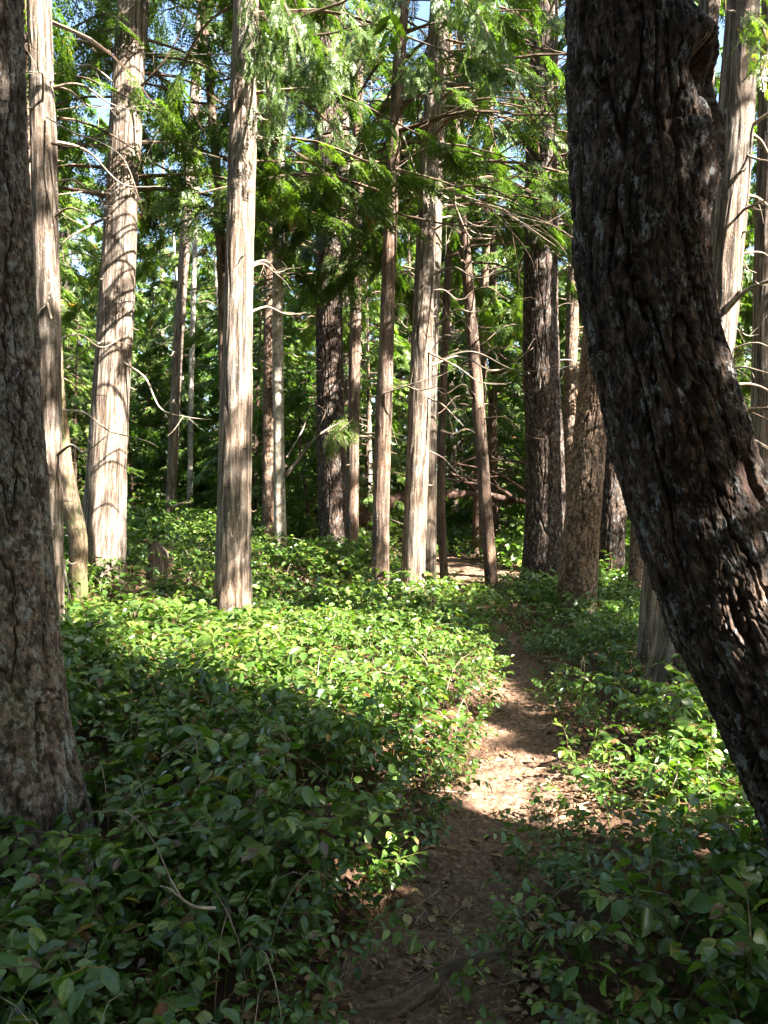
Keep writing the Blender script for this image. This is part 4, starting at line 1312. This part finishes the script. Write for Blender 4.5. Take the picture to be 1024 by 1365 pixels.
def salal_cover(name, side, label):
    r = np.random.default_rng(21 if side < 0 else 22)
    acc = Acc()
    for (y0, y1, dens, lod, sc_) in [(.55, 4.4, 175, 0, .95), (4.4, 8, 120, 1, .95), (8, 14, 66, 1, 1.12), (14, 32, 20, 2, 1.5)]:
        xw = 0.56 * y1 + 1.6
        area = 2 * xw * (y1 - y0)
        n = int(area * dens)
        x, y = r.uniform(-xw, xw, n), r.uniform(y0, y1, n)
        d = (x - path_x(y)) * side - path_w(y)
        patch = n2(x, y, .9, 5) + .5 * n2(x, y, 2.6, 9)
        keep = (d > -.02 + .07 * n2(x, y, 2.0, 3)) & (np.abs(x) < .56 * y + 1.6)
        keep &= ~((patch < -.62) & (r.random(n) < .6))
        if side > 0:                                    # thin, trodden strip right of the path near the viewer
            keep &= ~((y < 3.4) & (d < .7) & (r.random(n) < .4))
            keep &= ~((y < 5) & (y >= 3.4) & (d < .5) & (r.random(n) < .4))
        else:
            hole = ((x + .32) / .28) ** 2 + ((y - 3.35) / .28) ** 2 < 1
            keep &= ~(hole & (r.random(n) < .8))
        for (tx, ty, tr_) in TRUNKS:
            keep &= (x - tx) ** 2 + (y - ty) ** 2 > (tr_ * 1.15) ** 2
        x, y, d, patch = x[keep], y[keep], d[keep], patch[keep]
        n = len(x)
        z = ground_z(x, y)
        hs = sc_ * (0.60 + 0.45 * smooth(0, .6, d)) * r.uniform(.75, 1.2, n) * (1 + .42 * patch)
        if side > 0: hs *= np.where(y < 5, .85, .95)
        hs *= np.where(y < 3.2, .9, 1.0)
        hs *= np.where((y > 9.5) & (y < 14.5) & (d < 1.0), .6, 1.0)
        # close to the path the stems lean out over it towards the light
        az = r.uniform(-PI, PI, n)
        edge = (d < .35) & (r.random(n) < .7)
        az = np.where(edge, (PI if side > 0 else 0) + r.normal(size=n) * .7, az)
        tilt = r.normal(size=n) * .12
        cx, sx = np.cos(az), np.sin(az)
        Bm = np.zeros((n, 3, 3))
        Bm[:, 0, 0], Bm[:, 1, 0], Bm[:, 0, 1], Bm[:, 1, 1], Bm[:, 2, 2] = cx, sx, -sx, cx, 1
        Bm[:, 2, 0] = tilt
        wh = r.integers(0, 14, n)
        pos = np.stack([x, y, z], 1)
        for q in range(14):
            s_ = wh == q
            tv, tf_, tt = SPR[lod][q]
            instance(acc, tv, tf_, .42 + tt, pos[s_], Bm[s_], hs[s_], r.uniform(-.12, .12, s_.sum()) + .1 * patch[s_])
    return tag(acc.build(name, M['salal'], (0, 0, 0), True), label, 'ground cover', kind='stuff')


salal_cover('salal_undergrowth', -1, 'glossy green salal leaves covering the bank left of the path')
salal_cover('salal_undergrowth', 1, 'low glossy salal leaves covering the ground right of the path')

# single salal sprigs standing clear by the path
for q, (px, py, Y, s_, lab) in enumerate([
    (768, 1030, 4.0, .9, 'sunlit salal sprig standing alone at the right edge of the path'),
    (800, 1040, 3.9, .8, 'bright salal sprig next to the path edge, right of the lone one'),
    (880, 905, 5.1, 1.15, 'fresh salal sprig in front of the ribbed cedar foot'),
    (610, 1325, 2.2, .7, 'dim salal sprig behind the root at the bottom of the path'),
    (700, 1150, 3.0, .75, 'salal sprig at the right side where the path enters shade')]):
    b = P(px, py, Y)
    g = gz(b[0], b[1])
    a = Acc()
    for u in range(3):
        tv, tf_, tt = SPR[0][(q * 3 + u) % 14]
        an = q + u * 2.1
        Bm = np.array([[math.cos(an), -math.sin(an), 0], [math.sin(an), math.cos(an), 0], [0, 0, 1]])
        instance(a, tv, tf_, .55 + tt, np.array([[b[0] + .03 * math.cos(an), b[1] + .03 * math.sin(an), g]]), Bm[None], np.array([s_ * (1 - .12 * u)]), np.array([0.08]))
    tag(a.build('salal_sprig', M['salal'], (b[0], b[1], g), True), lab, 'plant', 'salal sprigs beside the path').location = (b[0], b[1], g)

# ------------------------------------------------------------------ litter: dead leaves, needles, twigs
def litter():
    r = np.random.default_rng(31)
    acc = Acc()
    lv, lt, lq = salal_leaf(2)
    lv = lv * np.array([1, 1.1, 1.6])
    # leaves
    n = 9500
    y = .9 + 11 * r.random(n) ** 1.5
    off = r.normal(size=n) * 1.1
    off = np.where(r.random(n) < .25, r.uniform(-1, 1, n), off)
    x = path_x(y) + off * path_w(y) * 1.6
    z = ground_z(x, y) + .012
    az = r.uniform(-PI, PI, n)
    d = np.stack([np.cos(az), np.sin(az), r.normal(size=n) * .15], 1)
    Bm = basis(d, np.array([0, 0, 1.0]) + r.normal(size=(n, 3)) * .3)
    instance(acc, lv, [lt, lq], np.full(len(lt) + len(lq), .5), np.stack([x, y, z], 1), Bm, r.uniform(.018, .055, n) * (r.random(n) * .7 + .55), r.uniform(-.4, .5, n))
    # needles and bark crumbs
    nv = np.array([(0, 0, 0), (.5, .07, .04), (1, 0, 0), (.5, -.07, .0)])
    n = 70000
    y = 1.2 + 8.5 * r.random(n) ** 1.3
    x = path_x(y) + r.uniform(-1.25, 1.25, n) * path_w(y)
    z = ground_z(x, y) + r.uniform(.0, .016, n)
    az = r.uniform(-PI, PI, n)
    d = np.stack([np.cos(az), np.sin(az), r.normal(size=n) * .2], 1)
    Bm = basis(d, np.array([0, 0, 1.0]) + r.normal(size=(n, 3)) * .5)
    instance(acc, nv, [np.array([(0, 1, 2, 3)])], np.array([.45]), np.stack([x, y, z], 1), Bm, r.uniform(.010, .042, n), r.uniform(-.35, .45, n))
    return tag(acc.build('leaf_litter', M['litter'], (0, 0, 0), True), 'brown dead leaves and needles strewn over the path', 'litter', kind='stuff')


litter()


def twigs():
    r = np.random.default_rng(33)
    acc = Acc()
    for k in range(420):
        y = 1.4 + 7 * r.random() ** 1.4
        x = path_x(y) + r.uniform(-1.5, 1.5) * path_w(y)
        az = r.uniform(-PI, PI)
        L = r.uniform(.06, .28)
        p = []
        for t in (0, .35, .7, 1):
            xx = x + math.cos(az) * L * t + r.normal() * .012
            yy = y + math.sin(az) * L * t + r.normal() * .012
            p.append((xx, yy, gz(xx, yy) + .014 + r.uniform(0, .006)))
        rr = r.uniform(.0012, .0035)
        tube(acc, p, [rr, rr, rr * .8, rr * .4], 4, r.uniform(0, 1), n=8)
    # dry bare stems standing and arching in the salal
    for k in range(420):
        y = 1.3 + 9 * r.random() ** 1.3
        sd_ = -1 if r.random() < .72 else 1
        x = path_x(y) + sd_ * (path_w(y) + r.uniform(.05, .45 * y + .6))
        g = gz(x, y)
        az = r.uniform(-PI, PI)
        L = r.uniform(.12, .42)
        h = r.uniform(.18, .38)
        dx, dy = math.cos(az) * L, math.sin(az) * L
        tube(acc, [(x, y, g), (x + dx * .2, y + dy * .2, g + h * .7), (x + dx * .6, y + dy * .6, g + h), (x + dx, y + dy, g + h * r.uniform(.5, 1.1))], [.0022, .002, .0015, .0007], 3, r.uniform(0, 1), n=8)
    return tag(acc.build('dry_twigs', M['drygrass'], (0, 0, 0), True), 'thin dry twigs scattered on the path and through the salal', 'twigs', kind='stuff')


twigs()

bpy.context.view_layer.update()
